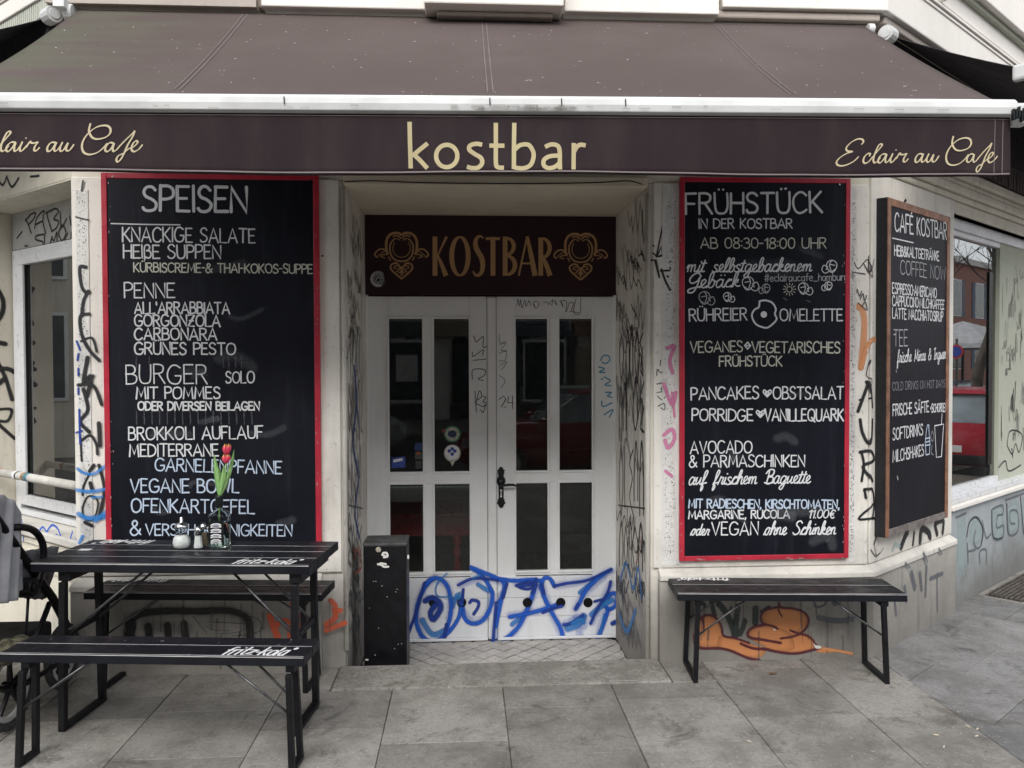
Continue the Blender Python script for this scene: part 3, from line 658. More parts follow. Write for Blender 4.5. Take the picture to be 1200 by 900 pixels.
MB().pbox(PF, -2.24, 2.40, 3.60, zz-.05, 0, .05).pbox(PF, -2.24, 2.41, zz-.048, zz-.002, 0, .09).build('cornice_bed', MAT['shade_stucco'], B, bevel=.012)
MB().pbox(PF, -2.26, FP(300, 10, .14)[0], FP(200, 6, .14)[1], 4.6, 0, .14).pbox(PF, -2.25, FP(304, 10, .11)[0], FP(200, 10, .11)[1], FP(200, 6, .14)[1]-.002, 0, .11).build('cornice', MAT['shade_stucco'], B, bevel=.012)
fascia(PR, -.12*math.tan(AR/2), 8, zz, .12)
MB().pbox(PR, 0, 8, zz-.05, zz-.002, 0, .09).build('cornice_bed', MAT['shade_stucco'], B, bevel=.012)
zg = PR.off(.13).uv(1135, 38)[1]
for dz, c in ((0, .128), (.026, .138), (.058, .13)): MB().pbox(PR, -.05, 8, zg+dz, zg+dz+.019, .1205, c).build('fascia_moulding', MAT['upper'], B, bevel=.004)
zu = PR.off(.2).uv(1175, 17)[1]; fascia(PR, .0, 8, zu, .2, z1=zu+.8)
MB().pbox(PR, .0, 8, zu-.035, zu-.002, .1205, .155).build('cornice_bed', MAT['frost'], B, bevel=.004)
MB().tube([PR.w(.72, zg+.06, .15), PR.w(.72, zu+.01, .15)], .012, 10).build('rain_pipe', MAT['upper'], B, smooth=True)
z2 = PL.off(.12).uv(50, 20.5)[1]; z3 = PL.off(.12).uv(24, 15)[1]
MB().pbox(PL, -8, .043, z2, z3, .0, .12).build('ribbed_fascia', MAT['ribgrey'], B, bevel=.003)
m = MB(); a_ = -3.
while a_ < .02: m.pbox(PL, a_, a_+.016, z2+.004, z3-.004, .12, .124); a_ += .026
tag(m.build('fascia_rib', MAT['ribgrey'], B), kind='stuff')
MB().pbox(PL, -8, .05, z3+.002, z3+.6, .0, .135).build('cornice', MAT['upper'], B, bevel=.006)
for dz in (.10, .125, .17): MB().pbox(PL, -8, .055, z3+dz, z3+dz+.012, .1355, .142).build('fascia_moulding', MAT['shade_stucco'], B, bevel=.003)
MB().pbox(PL, -8, .03, 3.6, z2-.003, .0, .06).build('cornice_bed', MAT['shade_stucco'], B, bevel=.01)
plan([xy(PL, -9), tuple(L0[:2]), tuple(R0[:2]), xy(PR, 10), (9, 10), (-9, 10)], 3.70, 9, 'upper_storey', MAT['upper'])

# ---- interior seen through the panes (dim room)
room = [(-8.9, 6.3), (-3.6, 1.9), (-2.4, 1.3), (-1.36, YD+.02), (X0, YD+.02), (X1, YD+.02), (3.0, 1.1), (5.6, 2.9), (7, 5), (7, 8.5), (-8.9, 8.5)]
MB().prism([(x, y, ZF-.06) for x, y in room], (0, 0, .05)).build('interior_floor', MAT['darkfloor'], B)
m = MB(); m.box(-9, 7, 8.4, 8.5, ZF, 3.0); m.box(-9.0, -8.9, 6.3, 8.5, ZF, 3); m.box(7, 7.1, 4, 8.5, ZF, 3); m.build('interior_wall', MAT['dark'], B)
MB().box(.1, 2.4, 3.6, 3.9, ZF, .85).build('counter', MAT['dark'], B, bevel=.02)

# ---- door
BEAD = []
def uvp(px, py): return PD.uv(px, py)
def leaf(px0, px1, cols, yb=752, yt=347.5, meeting='r'):
    a0, a1 = uvp(px0, 550)[0], uvp(px1, 550)[0]; zt = uvp(575, yt)[1]; zb = ZF+.015
    zu0, zu1 = uvp(575, 552.5)[1], uvp(575, 373)[1]; zl0, zl1 = uvp(575, 670)[1], uvp(575, 566)[1]
    C = [(uvp(c[0], 500)[0], uvp(c[1], 500)[0]) for c in cols]
    th = .05; m = MB(); xs = [a0, C[0][0], C[0][1], C[1][0], C[1][1], a1]
    P = PD.off(-.02)
    m.pbox(P, xs[0], xs[1], zb, zt, -.03, .02); m.pbox(P, xs[4], xs[5], zb, zt, -.03, .02)
    m.pbox(P, xs[1], xs[4], zu1, zt, -.03, .0195); m.pbox(P, xs[1], xs[4], zl1, zu0, -.03, .0195)
    m.pbox(P, xs[2], xs[3], zl0, zl1, -.03, .0185); m.pbox(P, xs[2], xs[3], zu0, zu1, -.03, .0185)
    m.pbox(P, xs[1], xs[4], zl0-.03, zl0, -.03, .0195)
    L = m.build('door_leaf', MAT['doorpaint'], B, bevel=.003)
    for (c0, c1) in C:
        for (z0, z1) in ((zl0, zl1), (zu0, zu1)):
            MB().pbox(P, c0, c1, z0, z1, -.006, -.002).build('pane', MAT['glass'], L)
            m = MB(); t = .012
            for (x0_, x1_, y0_, y1_) in ((c0-t, c0+.004, z0-t, z1+t), (c1-.004, c1+t, z0-t, z1+t), (c0, c1, z0-t, z0+.004), (c0, c1, z1-.004, z1+t)):
                m.pbox(P, x0_, x1_, y0_, y1_, .0202 if x1_-x0_ < .03 else .0205, .030 if x1_-x0_ < .03 else .0295)
            m.build('glazing_bead', MAT['doorpaint'], L, bevel=.004)
    # bottom boards
    zz_ = [zb+.012, uvp(600, 722)[1], uvp(600, 700)[1], zl0-.033]
    for i in range(3):
        MB().pbox(P, xs[0]+.004, xs[5]-.004, zz_[i]+.0015, zz_[i+1]-.0015, .0195, .034).build('door_board', MAT['doorpaint2'], L, bevel=.0025)
    MB().pbox(P, xs[0], xs[5], zb-.008, zb+.012, -.03, .045).build('weather_bar', MAT['doorpaint2'], L, bevel=.004)
    return L, P
LL, PP = leaf(431, 571, ((456, 496), (508.5, 550.5)))
LR, _ = leaf(582.5, 720, ((604, 642), (655, 694)))
a0, a1 = uvp(571, 550)[0], uvp(582.5, 550)[0]
MB().pbox(PP, a0+.003, a1-.003, ZF+.01, uvp(575, 347.5)[1], -.03, .034).build('meeting_stile', MAT['doorpaint'], LR, bevel=.012)
MB().box(X0, X0+.02, YD-.01, YD+.06, ZF, 2.25).box(X1-.02, X1, YD-.01, YD+.06, ZF, 2.25).build('door_frame', MAT['doorpaint'], B, bevel=.003)
MB().box(X0, X1, YD+.0, YD+.06, ZF-.02, ZF+.008).build('door_gap_dark', MAT['iron'], B)  # black strip stands in for the dark gap under the door
PV = PP.off(.034)
for px, lf in ((508, LL), (541, LL), (618, LR), (657, LR), (689, LR)):
    a, z = PV.uv(px, 706)
    m = MB()
    pts = [PV.w(a+.034*cos(2*pi*i/18), z+.034*sin(2*pi*i/18), 0) for i in range(18)]
    m.prism([p for p in pts][::-1], PV.n*.004); m.build('round_vent', MAT['steel'], lf, smooth=False)
# handle
hc = PP.uv(587, 572); k = PP; Pq = PP.off(.021)
prof = [(0, .158), (.012, .148), (.018, .135), (.03, .13), (.02, .118), (.026, .108), (.018, .1), (.018, .085), (.03, .07), (.032, .05), (.024, .03), (.018, .02), (.018, -.07), (.026, -.08), (.022, -.09), (.034, -.1), (.022, -.112), (.014, -.13), (0, -.14)]
pts = [Pq.w(hc[0]+x, hc[1]+y) for x, y in prof]+[Pq.w(hc[0]-x, hc[1]+y) for x, y in prof[-2:0:-1]]
H = MB().prism(pts[::-1], Pq.n*.008).build('handle_plate', MAT['iron'], LR, bevel=.002)
m = MB(); q = [Pq.w(hc[0]+x, hc[1]+y, c) for x, y, c in ((0, .028, .0), (0, .028, .04), (.02, .03, .055), (.05, .035, .06), (.085, .034, .058), (.105, .026, .055))]
m.tube(q, [.012, .011, .009, .010, .009, .006], 10); m.lathe([(0.0, 0), (.022, .002), (.024, .008), (.018, .014), (.001, .016)], Pq.w(hc[0], hc[1]+.045, .008), 14, m=Matrix.Rotation(pi/2, 3, 'X')); m.build('lever', MAT['iron'], LR, smooth=True)
m = MB(); m.tube([Pq.w(hc[0], hc[1]-.012, .0085), Pq.w(hc[0], hc[1]-.012, .010)], .008, 10); m.pbox(Pq, hc[0]-.004, hc[0]+.004, hc[1]-.05, hc[1]-.02, .0083, .0098); m.tube([Pq.w(hc[0], hc[1]-.054, .0085), Pq.w(hc[0], hc[1]-.054, .010)], .008, 10); m.build('keyhole_cover', MAT['chrome'], LR)
# small stickers on the panes
def disc(P, px, py, r, mat, name, parent, off=.001, sy=1, th=.0012, seg=20, rot=0):
    a, z = P.uv(px, py)
    pts = [P.w(a+r*cos(2*pi*i/seg), z+r*sy*sin(2*pi*i/seg), off) for i in range(seg)]
    return MB().prism(pts[::-1], P.n*th).build(name, mat, parent)
PG = PP.off(0.0)
GR = SM('green_ring', (.10, .35, .18)); BL = SM('blue_print', (.05, .10, .45)); CR = SM('cream_print', (.62, .62, .52)); NV = SM('navy_print', (.03, .05, .14))
disc(PG, 530, 508.5, .058, GR, 'round_sticker', LL); disc(PG, 530, 508.5, .047, CR, 'round_sticker', LL, .0024); disc(PG, 530, 508.5, .032, NV, 'round_sticker', LL, .0038, .8)
disc(PG, 530, 531, .060, CR, 'round_sticker', LL, .001); disc(PG, 530, 530, .052, MAT['white'], 'round_sticker', LL, .0024)
a, z = PG.uv(530, 541.5); MB().prism([PG.w(a-.02, z+.01, .0011), PG.w(a+.02, z+.01, .0011), PG.w(a, z-.03, .0011)][::-1], PG.n*.001).build('round_sticker', CR, LL)
for dx, dy in ((-3.5, -1.5), (3, -1.5), (0, 2), (0, -4)): disc(PG, 530+dx, 530+dy, .013, BL, 'round_sticker', LL, .0038, seg=10)
disc(PG, 520, 505, .012, SM('red_print', (.5, .08, .08)), 'round_sticker', LL, .0053)
def rect(P, px0, py0, px1, py1, mat, name, parent, off=.001, th=.0012, skew=0):
    a0, z0 = P.uv(px0, py1); a1, z1 = P.uv(px1, py0)
    return MB().prism([P.w(a0, z0, off), P.w(a1, z0+skew, off), P.w(a1, z1+skew, off), P.w(a0, z1, off)], P.n*th).build(name, mat, parent)
rect(PG, 459, 536, 475, 549, BL, 'sticker', LL, skew=.008); rect(PG, 461, 538.5, 472, 542, MAT['white'], 'sticker', LL, .0024, skew=.012)
rect(PG, 486, 519, 495.5, 528, SM('blue_sticker_small', (.03, .08, .25)), 'sticker', LL); rect(PG, 486.5, 530, 495.5, 538, SM('grey_sticker', (.12, .12, .11)), 'sticker', LL); rect(PG, 487, 540, 494, 549, SM('dark_sticker', (.07, .08, .08)), 'sticker', LL)
disc(PG, 490, 531, .013, SM('orange_dot', (.5, .15, .05)), 'sticker', LL, .0024)
T = empty('red_table', 'red lacquered table with turned legs standing inside behind the left door leaf', 'table', (-.3, 1.9, ZF))
PT = Plane((0, 1.75, 0), (0, -1, 0)); z1 = PT.uv(500, 606)[1]; z0 = PT.uv(500, 628)[1]; xa, xb = PT.uv(440, 600)[0], PT.uv(552, 600)[0]
MB().box(xa, xb+.03, 1.72, 2.3, z1, z1+.03).build('tabletop', MAT['redtable'], T, bevel=.006)
MB().box(xa+.02, xb-.01, 1.75, 1.78, z0, z1-.002).build('apron', MAT['redtable'], T, bevel=.004)
for lx in (PT.uv(536, 640)[0], PT.uv(452, 640)[0]):
    h = z0-ZF
    MB().lathe([(.02, 0), (.024, .08*h), (.016, .12*h), (.03, .3*h), (.034, .5*h), (.02, .68*h), (.038, .76*h), (.022, .84*h), (.036, .93*h), (.036, h)], (lx, 1.78, ZF), 14).build('leg', MAT['redtable'], T, smooth=True)

# ---- entrance sign above the door
SG = empty('entrance_sign', 'dark brown sign above the door with bronze lettering between two ornaments', 'sign', (.18, YD, 2.24))
zt0, zt1 = PD.uv(575, 346)[1], ZT-.014
MB().box(X0+.002, X1-.002, YD-.03, YD+.04, zt0, zt1).build('panel', MAT['transom'], SG, bevel=.003)
PS = Plane((0, YD-.031, 0), (0, -1, 0))
ink = Ink(PS); K = dict(scale=4.138, o=(430, 250)); W = .033; T_ = .014
def kk(pts, w, sm=False): ink.px(pts, w, smooth=sm, caps=False, **K)
kk([(330, 113), (330, 303)], W); kk([(386, 113), (362, 165), (342, 208)], [.019, .013, .010]); kk([(340, 196), (361, 245), (384, 303)], [.012, .026, W*1.05])
def ell(cx, cy, rx, ry, wmax, wmin, n=28, a0=0, a1=2*pi):
    pts = []; ws = []
    for i in range(n+1):
        a = a0+(a1-a0)*i/n; pts.append((cx+rx*cos(a), cy-ry*sin(a))); ws.append(wmin+(wmax-wmin)*abs(cos(a))**.8)
    q = [PS.uv(430+x/4.138, 250+y/4.138) for x, y in pts]; ink.stroke(q, ws, caps=False)
ell(451, 208, 40, 93, W*1.02, .012)
S_ = [(565, 122), (553, 112), (540, 114), (528, 130), (527, 158), (540, 188), (555, 214), (562, 250), (556, 285), (540, 300), (525, 298), (514, 280)]
q = spline([PS.uv(430+x/4.138, 250+y/4.138) for x, y in S_], 4); n_ = len(q); ink.stroke(q, [.010+.026*sin(pi*i/(n_-1))**1.3 for i in range(n_)], caps=False)
kk([(576, 123), (645, 123)], .019); kk([(611, 115), (611, 303)], W)
kk([(670, 113), (670, 303)], W); ell(676, 160, 36, 40, W*.85, .012, 16, -pi/2, pi/2); ell(676, 252, 42, 46, W*.95, .013, 16, -pi/2, pi/2)
kk([(777, 112), (756, 208), (736, 303)], [.014, .013, .013]); kk([(777, 112), (797, 208), (815, 303)], [.02, W, W*1.1]); kk([(752, 243), (800, 243)], .012)
kk([(843, 118), (843, 303)], W); ell(850, 168, 36, 46, W*.9, .013, 16, -pi/2, pi/2); kk([(852, 205), (872, 255), (888, 303)], [.016, W, W*1.1])
ink.done('lettering', MAT['bronze'], SG)
def ornament(dx, dy=0):
    ink = Ink(PS)
    def both(pts, w, sm=True):
        for s_ in (1, -1):
            ink.px([(dx+168+s_*(x-168), y+dy) for x, y in pts], w, smooth=sm, scale=4.138, o=(430, 250))
    both([(172, 103), (185, 96), (210, 97), (232, 112), (242, 140), (241, 180), (236, 196)], [.008]*5+[.019]*99 if False else .017)
    both([(172, 120), (190, 108), (208, 112)], .009); both([(176, 130), (195, 122), (212, 130)], .006)
    both([(168, 233), (195, 228), (216, 208), (224, 180), (222, 150), (205, 126)], .011)
    both([(168, 214), (190, 208), (206, 190), (210, 165), (202, 142)], .005)
    both([(236, 190), (252, 176), (272, 174), (290, 186), (297, 204), (284, 213)], .011); both([(236, 200), (254, 200), (270, 208), (250, 216)], .007)
    both([(244, 182), (262, 190), (282, 206)], .005); both([(230, 212), (222, 228)], .008)
    both([(180, 258), (186, 246), (204, 242), (220, 254), (218, 272), (196, 294), (170, 316)], .012); both([(188, 256), (200, 256), (204, 266), (190, 268)], .006)
    both([(168, 258), (180, 272), (192, 284)], .009); both([(168, 276), (180, 290)], .008)
    ink.px([(dx+168, 262+dy), (dx+168, 300+dy)], .012, scale=4.138, o=(430, 250))
    ink.done('ornament', MAT['bronze'], SG)
ornament(0); ornament(868, 5)
PB = PS
disc(PB, 443.5, 327, .056, MAT['chrome'], 'round_badge', SG, .001, th=.004); disc(PB, 443.5, 327, .038, SM('badge_face', (.28, .29, .30)), 'round_badge', SG, .0052, th=.001); disc(PB, 443.5, 327, .022, MAT['iron'], 'round_badge', SG, .0064, th=.001)
ink = Ink(PS.off(.0075)); ink.px([(440.5, 329), (443, 324), (445.5, 327), (447, 324)], .007); ink.px([(442, 331), (446, 329)], .006); ink.done('round_badge', MAT['chrome'], SG)
# ================================================================ awnings
AW = empty('front_awning', 'large brown fabric awning over the entrance with white front bar and gold lettering', 'awning', (.1, -.12, 3.68))
BX0, BX1, BY, BZ = -2.13, 2.335, -1.28, 2.84
def bz(x): return 2.822+.0088*(x+1.85)
def fab(u, v):
    x = -2.10+u*4.41; y = -.10+v*(BY+.10); z = 3.685+v*(bz(x)-3.685)
    z -= .022*sin(pi*v)*(1+.25*sin(u*17)+.15*sin(u*41+2)); return (x, y, z)
MB().grid(fab, 60, 24).build('canopy', MAT['fabric'], AW, smooth=True, solid=.003)
m = MB()   # bar: rounded box section with a small lip
sec = [(0, -.004), (-.03, .004), (-.062, .0), (-.078, -.018), (-.082, -.05), (-.076, -.084), (-.05, -.092), (-.01, -.09), (0, -.06)]
m.prism([(BX0, BY+y, bz(BX0)+z*.80) for y, z in sec], (BX1-BX0, 0, bz(BX1)-bz(BX0))).build('front_bar', MAT['bar'], AW, bevel=.004)
PBAR = Plane((0, BY-.0835, 0), (0, -1, 0))
for px in (333, 574, 658, 733):
    a = PBAR.uv(px, 128)[0]; ink = Ink(PBAR); ink.stroke([(a, bz(a)-.018), (a+.001, bz(a)-.045)], .005); ink.done('bar_joint', MAT['iron'], AW)
ink = Ink(Plane((0, BY-.0845, 0), (0, -1, 0)))
r1 = random.Random(3)
for k in range(40):
    x = r1.uniform(-.1, .45) if k < 22 else r1.uniform(BX0+.1, BX1-.1); w_ = r1.uniform(.01, .035) if k < 22 else r1.uniform(.006, .016); z_ = bz(x)-r1.uniform(.045, .064); ink.stroke([(x, z_), (x+r1.uniform(.01, .06), z_)], w_)
tag(ink.done('grime', SPR['stain'], AW), kind='stuff')
MB().box(BX1, BX1+.07, BY-.07, BY-.0, BZ-.085, BZ+.005).build('end_cap', MAT['bar'], AW, bevel=.012)
m = MB(); r1 = random.Random(3)
for i in range(8):
    x = BX1-.03+i*.012; m.box(x, x+.007, BY-.095, BY-.08, BZ-.085+r1.uniform(0, .03), BZ-.02-r1.uniform(0, .02))
m.build('end_cap_hinge', MAT['iron'], AW)
VY = BY-.05; VZ0, VZ1 = 2.548, BZ-.070
_va = Plane((0, VY, 0), (0, -1, 0)); _v0 = _va.uv(3, 202.5); _v1 = _va.uv(1177, 208)
def vz0(x): return _v0[1]+(x-_v0[0])*(_v1[1]-_v0[1])/(_v1[0]-_v0[0])
def vz1(x): return bz(x)-.070
def val(u, v):
    x = BX0+u*(BX1-.015-BX0); z = vz1(x)+v*(vz0(x)-vz1(x)); y = VY - .010*v*sin(x*3.1+1) - .003*sin(x*13+2)*v
    e = max(0, (u-.93)/.07); y -= .014*v*e*sin(e*6); z += .004*sin(x*3)*v
    return (x, y, z)
MB().grid(val, 400, 8).build('valance', MAT['valance'], AW, smooth=True, solid=.002)
class Cloth(Plane):
    """the hanging valance: prints and seams follow its folds"""
    def w(s, a, b, c=0):
        u = (a-BX0)/(BX1-.015-BX0); v = (b-vz1(a))/(vz0(a)-vz1(a)); p = val(u, v); return Vector((a, p[1]-c-.0018, b))
PV2 = Cloth((0, VY, 0), (0, -1, 0))
ink = Ink(PV2)
ink.stroke([(x, vz0(x)+.012+.0035*sin(x*3)) for x in [BX0+i*(BX1-.02-BX0)/60 for i in range(61)]], .007, caps=False)
for x in (BX1-.05, BX1-.085): ink.stroke([(x, vz0(x)+.01), (x+.003, vz1(x)-.01)], .003)
ink.stroke([(BX0, vz1(BX0)-.012), (BX1-.02, vz1(BX1)-.012)], .003, caps=False)
n = spray('hem_seam', (.20, .165, .165), .4, .9, .3); ink.done('hem', n, AW)
# fabric seams running down the canopy
for pxt, pxb in ((286, 205), (567, 577), (842, 933)):
    xt = Plane((0, -.15, 0), (0, -1, 0)).uv(pxt, 30)[0]; xb = xt
    for d in (-.010, .014):
        m = MB(); pts = []
        for i in range(25):
            v = .02+.9*i/24; x = xt+d; u = (x+2.10)/4.41; p = Vector(fab(u, v)); pts.append(p)
        nrm = Vector((0, -.57, .82))
        vs = []; fs = []
        for i, p in enumerate(pts): vs += [p+nrm*.007-Vector((.0022, 0, 0)), p+nrm*.007+Vector((.0022, 0, 0))]
        for i in range(24): fs.append((2*i, 2*i+1, 2*i+3, 2*i+2))
        m.add(vs, fs).build('seam', MAT['thread'], AW)
# lettering on the valance
def trace(strokes, sc, o, w, name, mat, P=PV2, parent=AW, nib=radians(35), dx=0, dy=0, thin=1, **k):
    ink = Ink(P)
    for s in strokes:
        q = [P.uv(o[0]+x/sc, o[1]+y/sc) for x, y in s]; q = [(a+dx, b+dy) for a, b in q]
        ink.stroke(spline(q, 6) if len(q) > 2 else q, w, nib=nib, thin=thin, caps=nib is not None)
    return ink.done(name, mat, parent)
KB = [[(100, 15), (103, 150), (107, 288)], [(206, 142), (165, 175), (118, 214)], [(122, 205), (160, 240), (205, 290)],
 [(318+62*cos(a*pi/12), 218-66*sin(a*pi/12)) for a in range(25)],
 [(525, 152), (490, 146), (455, 157), (450, 182), (482, 207), (518, 230), (524, 262), (500, 287), (462, 289), (436, 281)],
 [(605, 22), (605, 160), (605, 255), (614, 283), (652, 287)], [(567, 157), (655, 157)],
 [(713, 22), (711, 150), (710, 295)], [(716, 180), (748, 154), (795, 152), (822, 190), (824, 230), (806, 272), (765, 290), (714, 286)],
 [(892, 165), (930, 150), (968, 160), (978, 200), (978, 250), (979, 298)], [(978, 216), (920, 220), (886, 242), (886, 274), (912, 290), (950, 282), (978, 258)],
 [(1060, 142), (1058, 298)], [(1060, 196), (1078, 164), (1100, 151), (1130, 155)]]
KB = [s if i not in (0, 5) else [s[0], s[1], s[2]]+s[3:] for i, s in enumerate(KB)]
trace(KB, 5, (460, 140), .0178, 'lettering', MAT['gold'], nib=None)
EC = [[(285, 692), (293, 680), (285, 668), (262, 668), (232, 685), (212, 708), (217, 724), (240, 727), (213, 736), (180, 757), (165, 778), (175, 793), (205, 793), (245, 775), (270, 752)],
 [(322, 748), (325, 738), (312, 738), (297, 755), (293, 775), (303, 783), (320, 774), (335, 755)],
 [(333, 758), (360, 725), (380, 700), (377, 692), (366, 697), (350, 730), (340, 765), (345, 781), (358, 775), (372, 758)],
 [(400, 742), (385, 740), (368, 755), (362, 775), (372, 782), (388, 765), (402, 742), (396, 765), (398, 780), (408, 776), (422, 757)],
 [(430, 740), (420, 765), (422, 780), (432, 776), (447, 757)], [(445, 722), (447, 721)],
 [(447, 762), (462, 738), (468, 743), (480, 744), (494, 741), (483, 760), (480, 776), (490, 778), (502, 765)],
 [(572, 742), (552, 742), (537, 762), (537, 780), (550, 778), (565, 758), (574, 742), (565, 768), (568, 780), (580, 774), (594, 755)],
 [(600, 742), (590, 765), (592, 780), (605, 775), (624, 743), (616, 768), (620, 779), (632, 775), (648, 752)],
 [(719, 658), (713, 690), (726, 718), (750, 726), (785, 716), (803, 695), (800, 673), (780, 664), (745, 672), (710, 700), (688, 735), (683, 765), (692, 788), (715, 796), (745, 788), (770, 768), (788, 746)],
 [(814, 744), (800, 742), (785, 757), (780, 775), (790, 782), (805, 768), (818, 744), (812, 765), (814, 780), (826, 775), (842, 755)],
 [(838, 760), (870, 725), (900, 695), (905, 688), (895, 715), (875, 750), (858, 790), (845, 815), (832, 828), (826, 818), (835, 800), (855, 790), (865, 780), (882, 765)],
 [(885, 768), (905, 752), (915, 738), (908, 732), (895, 745), (888, 768), (898, 780), (918, 770), (934, 750)]]
trace(EC, 4.092, (940, 0), .0085, 'lettering', MAT['gold2'])
d0 = PV2.uv(1107, 178)[0]-PV2.uv(97.5, 173)[0]
trace(EC, 4.092, (940, 0), .0092, 'lettering', MAT['gold2'], dx=-d0, dy=.004)
MB().tube([(-2.16, -.12, 3.66), (-2.115, -.12, 3.66)], .045, 16).box(-2.19, -2.13, -.2, -.1, 3.66, 3.715).build('roller_cap', MAT['bar'], AW, bevel=.004)
MB().tube([(2.315, -.12, 3.665), (2.35, -.12, 3.665)], .03, 16).build('roller_cap', MAT['bar'], AW, bevel=.004)
# tensioned arms under the canopy
for x in (-1.6, 1.75):
    MB().tube([(x, -.15, 3.55), (x+.25*(-1 if x > 0 else 1), -.7, 3.16), (x, BY-.02, BZ-.06)], .02, 8).build('folding_arm', MAT['bar'], AW, smooth=True)
def side_awning(P, s0, s1, label, drop_cap):
    A = empty('side_awning', label, 'awning', P.w(s0, 3.66, .1))
    sg = 1 if s1 > s0 else -1
    def f(u, v): return P.w(s0+u*(s1-s0), 3.66+v*(3.29-3.66)-.01*sin(pi*v), .10+v*.66)
    MB().grid(f, 20, 8).build('canopy', MAT['blackfabric'], A, smooth=True, solid=.004)
    MB().pbox(P, min(s0, s1), max(s0, s1), 3.25, 3.655, .062, .10).build('cassette', MAT['blackfabric'], A)
    m = MB(); m.pbox(P, min(s0, s1), max(s0, s1), 3.22, 3.295, .76, .83); m.build('front_bar', MAT['blackfabric'], A, bevel=.01)
    m = MB(); m.pbox(P, min(s0-sg*.05, s0), max(s0-sg*.05, s0), 3.215, 3.30, .74, .85); m.build('end_cap', MAT['bar'], A, bevel=.015)
    def g(u, v): return P.w(s0+u*(s1-s0), 3.22+v*(2.74-3.22), .79+.01*v*sin(u*30))
    s1 = s0+.3*sg
    MB().grid(g, 20, 4).build('valance', MAT['greyfabric'], A, smooth=True, solid=.003)
    m = MB(); m.tube([P.w(s0-sg*.08, 3.66, .10), P.w(s0+sg*.0, 3.66, .10)], .045, 14); m.tube([P.w(s0-sg*.08, 3.66, .10), P.w(s0-sg*.085, 3.66, .10)], .03, 12); m.build('roller_cap', MAT['bar'], A, bevel=.004)
    return A
side_awning(PR, .06, 6, 'black awning over the right-hand shop window, behind the brown awning', 0)
side_awning(PL, -.03, -6, 'black awning over the left-hand side window, at the top left corner', 0)

# ================================================================ chalk boards
def board(name, label, P, rectpx, framemat, fw, th, cat='chalkboard', bottommat=None, deep=None):
    (a0, b0), (a1, b1) = rectpx
    R = empty(name, label, cat, P.w((a0+a1)/2, b0, 0))
    MB().pbox(P, a0+fw*.6, a1-fw*.6, b0+fw*.6, b1-fw*.6, 0, th-.006).build('slate', MAT['slate'], R)
    for i, (x0, x1, y0, y1) in enumerate(((a0, a0+fw, b0, b1), (a1-fw, a1, b0, b1), (a0+fw+.0005, a1-fw-.0005, b1-fw, b1), (a0+fw+.0005, a1-fw-.0005, b0, b0+fw))):
        MB().pbox(P, x0, x1, y0, y1, 0 if deep is None else 0, th).build('frame_rail', bottommat if (bottommat and i == 3) else framemat, R, bevel=.0025)
    if deep is not None: MB().pbox(P, a0-.004, a0+.012, b0, b1, deep, -.001).pbox(P, a0-.005, a0-.0008, b0+.001, b1-.001, -.0005, th-.004).build('batten', MAT['darkside'], R)
    return R, P.off(th-.006)
PFF = PF.off(.019)
c1 = PFF.uv(126.8, 658); c2 = PFF.uv(374, 208)
B1_, P1 = board('menu_board', 'large red-framed blackboard headed SPEISEN on the wall behind the table', PFF, ((c1[0], c1[1]), (c2[0], c2[1]+.01)), MAT['red'], .031, .026)
c1 = PFF.uv(795.3, 656.5); c2 = PFF.uv(994.6, 211)
B2_, P2 = board('menu_board', 'red-framed blackboard headed FRÜHSTÜCK right of the door above a bench', PFF, ((c1[0], c1[1]), (c2[0], c2[1]+.003)), MAT['red'], .028, .026)
PRB = PR.off(.045)
B3_, P3 = board('menu_board', 'narrow wood-framed blackboard headed CAFÉ KOSTBAR round the corner on the right wall', PRB, ((.068, .702), (1.038, 2.727)), MAT['brownframe'], .045, .040, bottommat=MAT['greyframe'], deep=-.027)
def line(Pb, par, text, p0, p1, hp, w=.010, mat='chalk', font=FU, **k):
    ink = Ink(Pb); letter(ink, text, p0, p1, hp, w, font, **k); o = ink.done('chalk_writing', MAT[mat], par); return o
def chalk(Pb, par, strokes, w, mat='chalk', sm=True, name='chalk_drawing', **k):
    ink = Ink(Pb)
    for s in strokes: ink.px(s, w, smooth=sm, **k)
    return ink.done(name, MAT[mat], par)
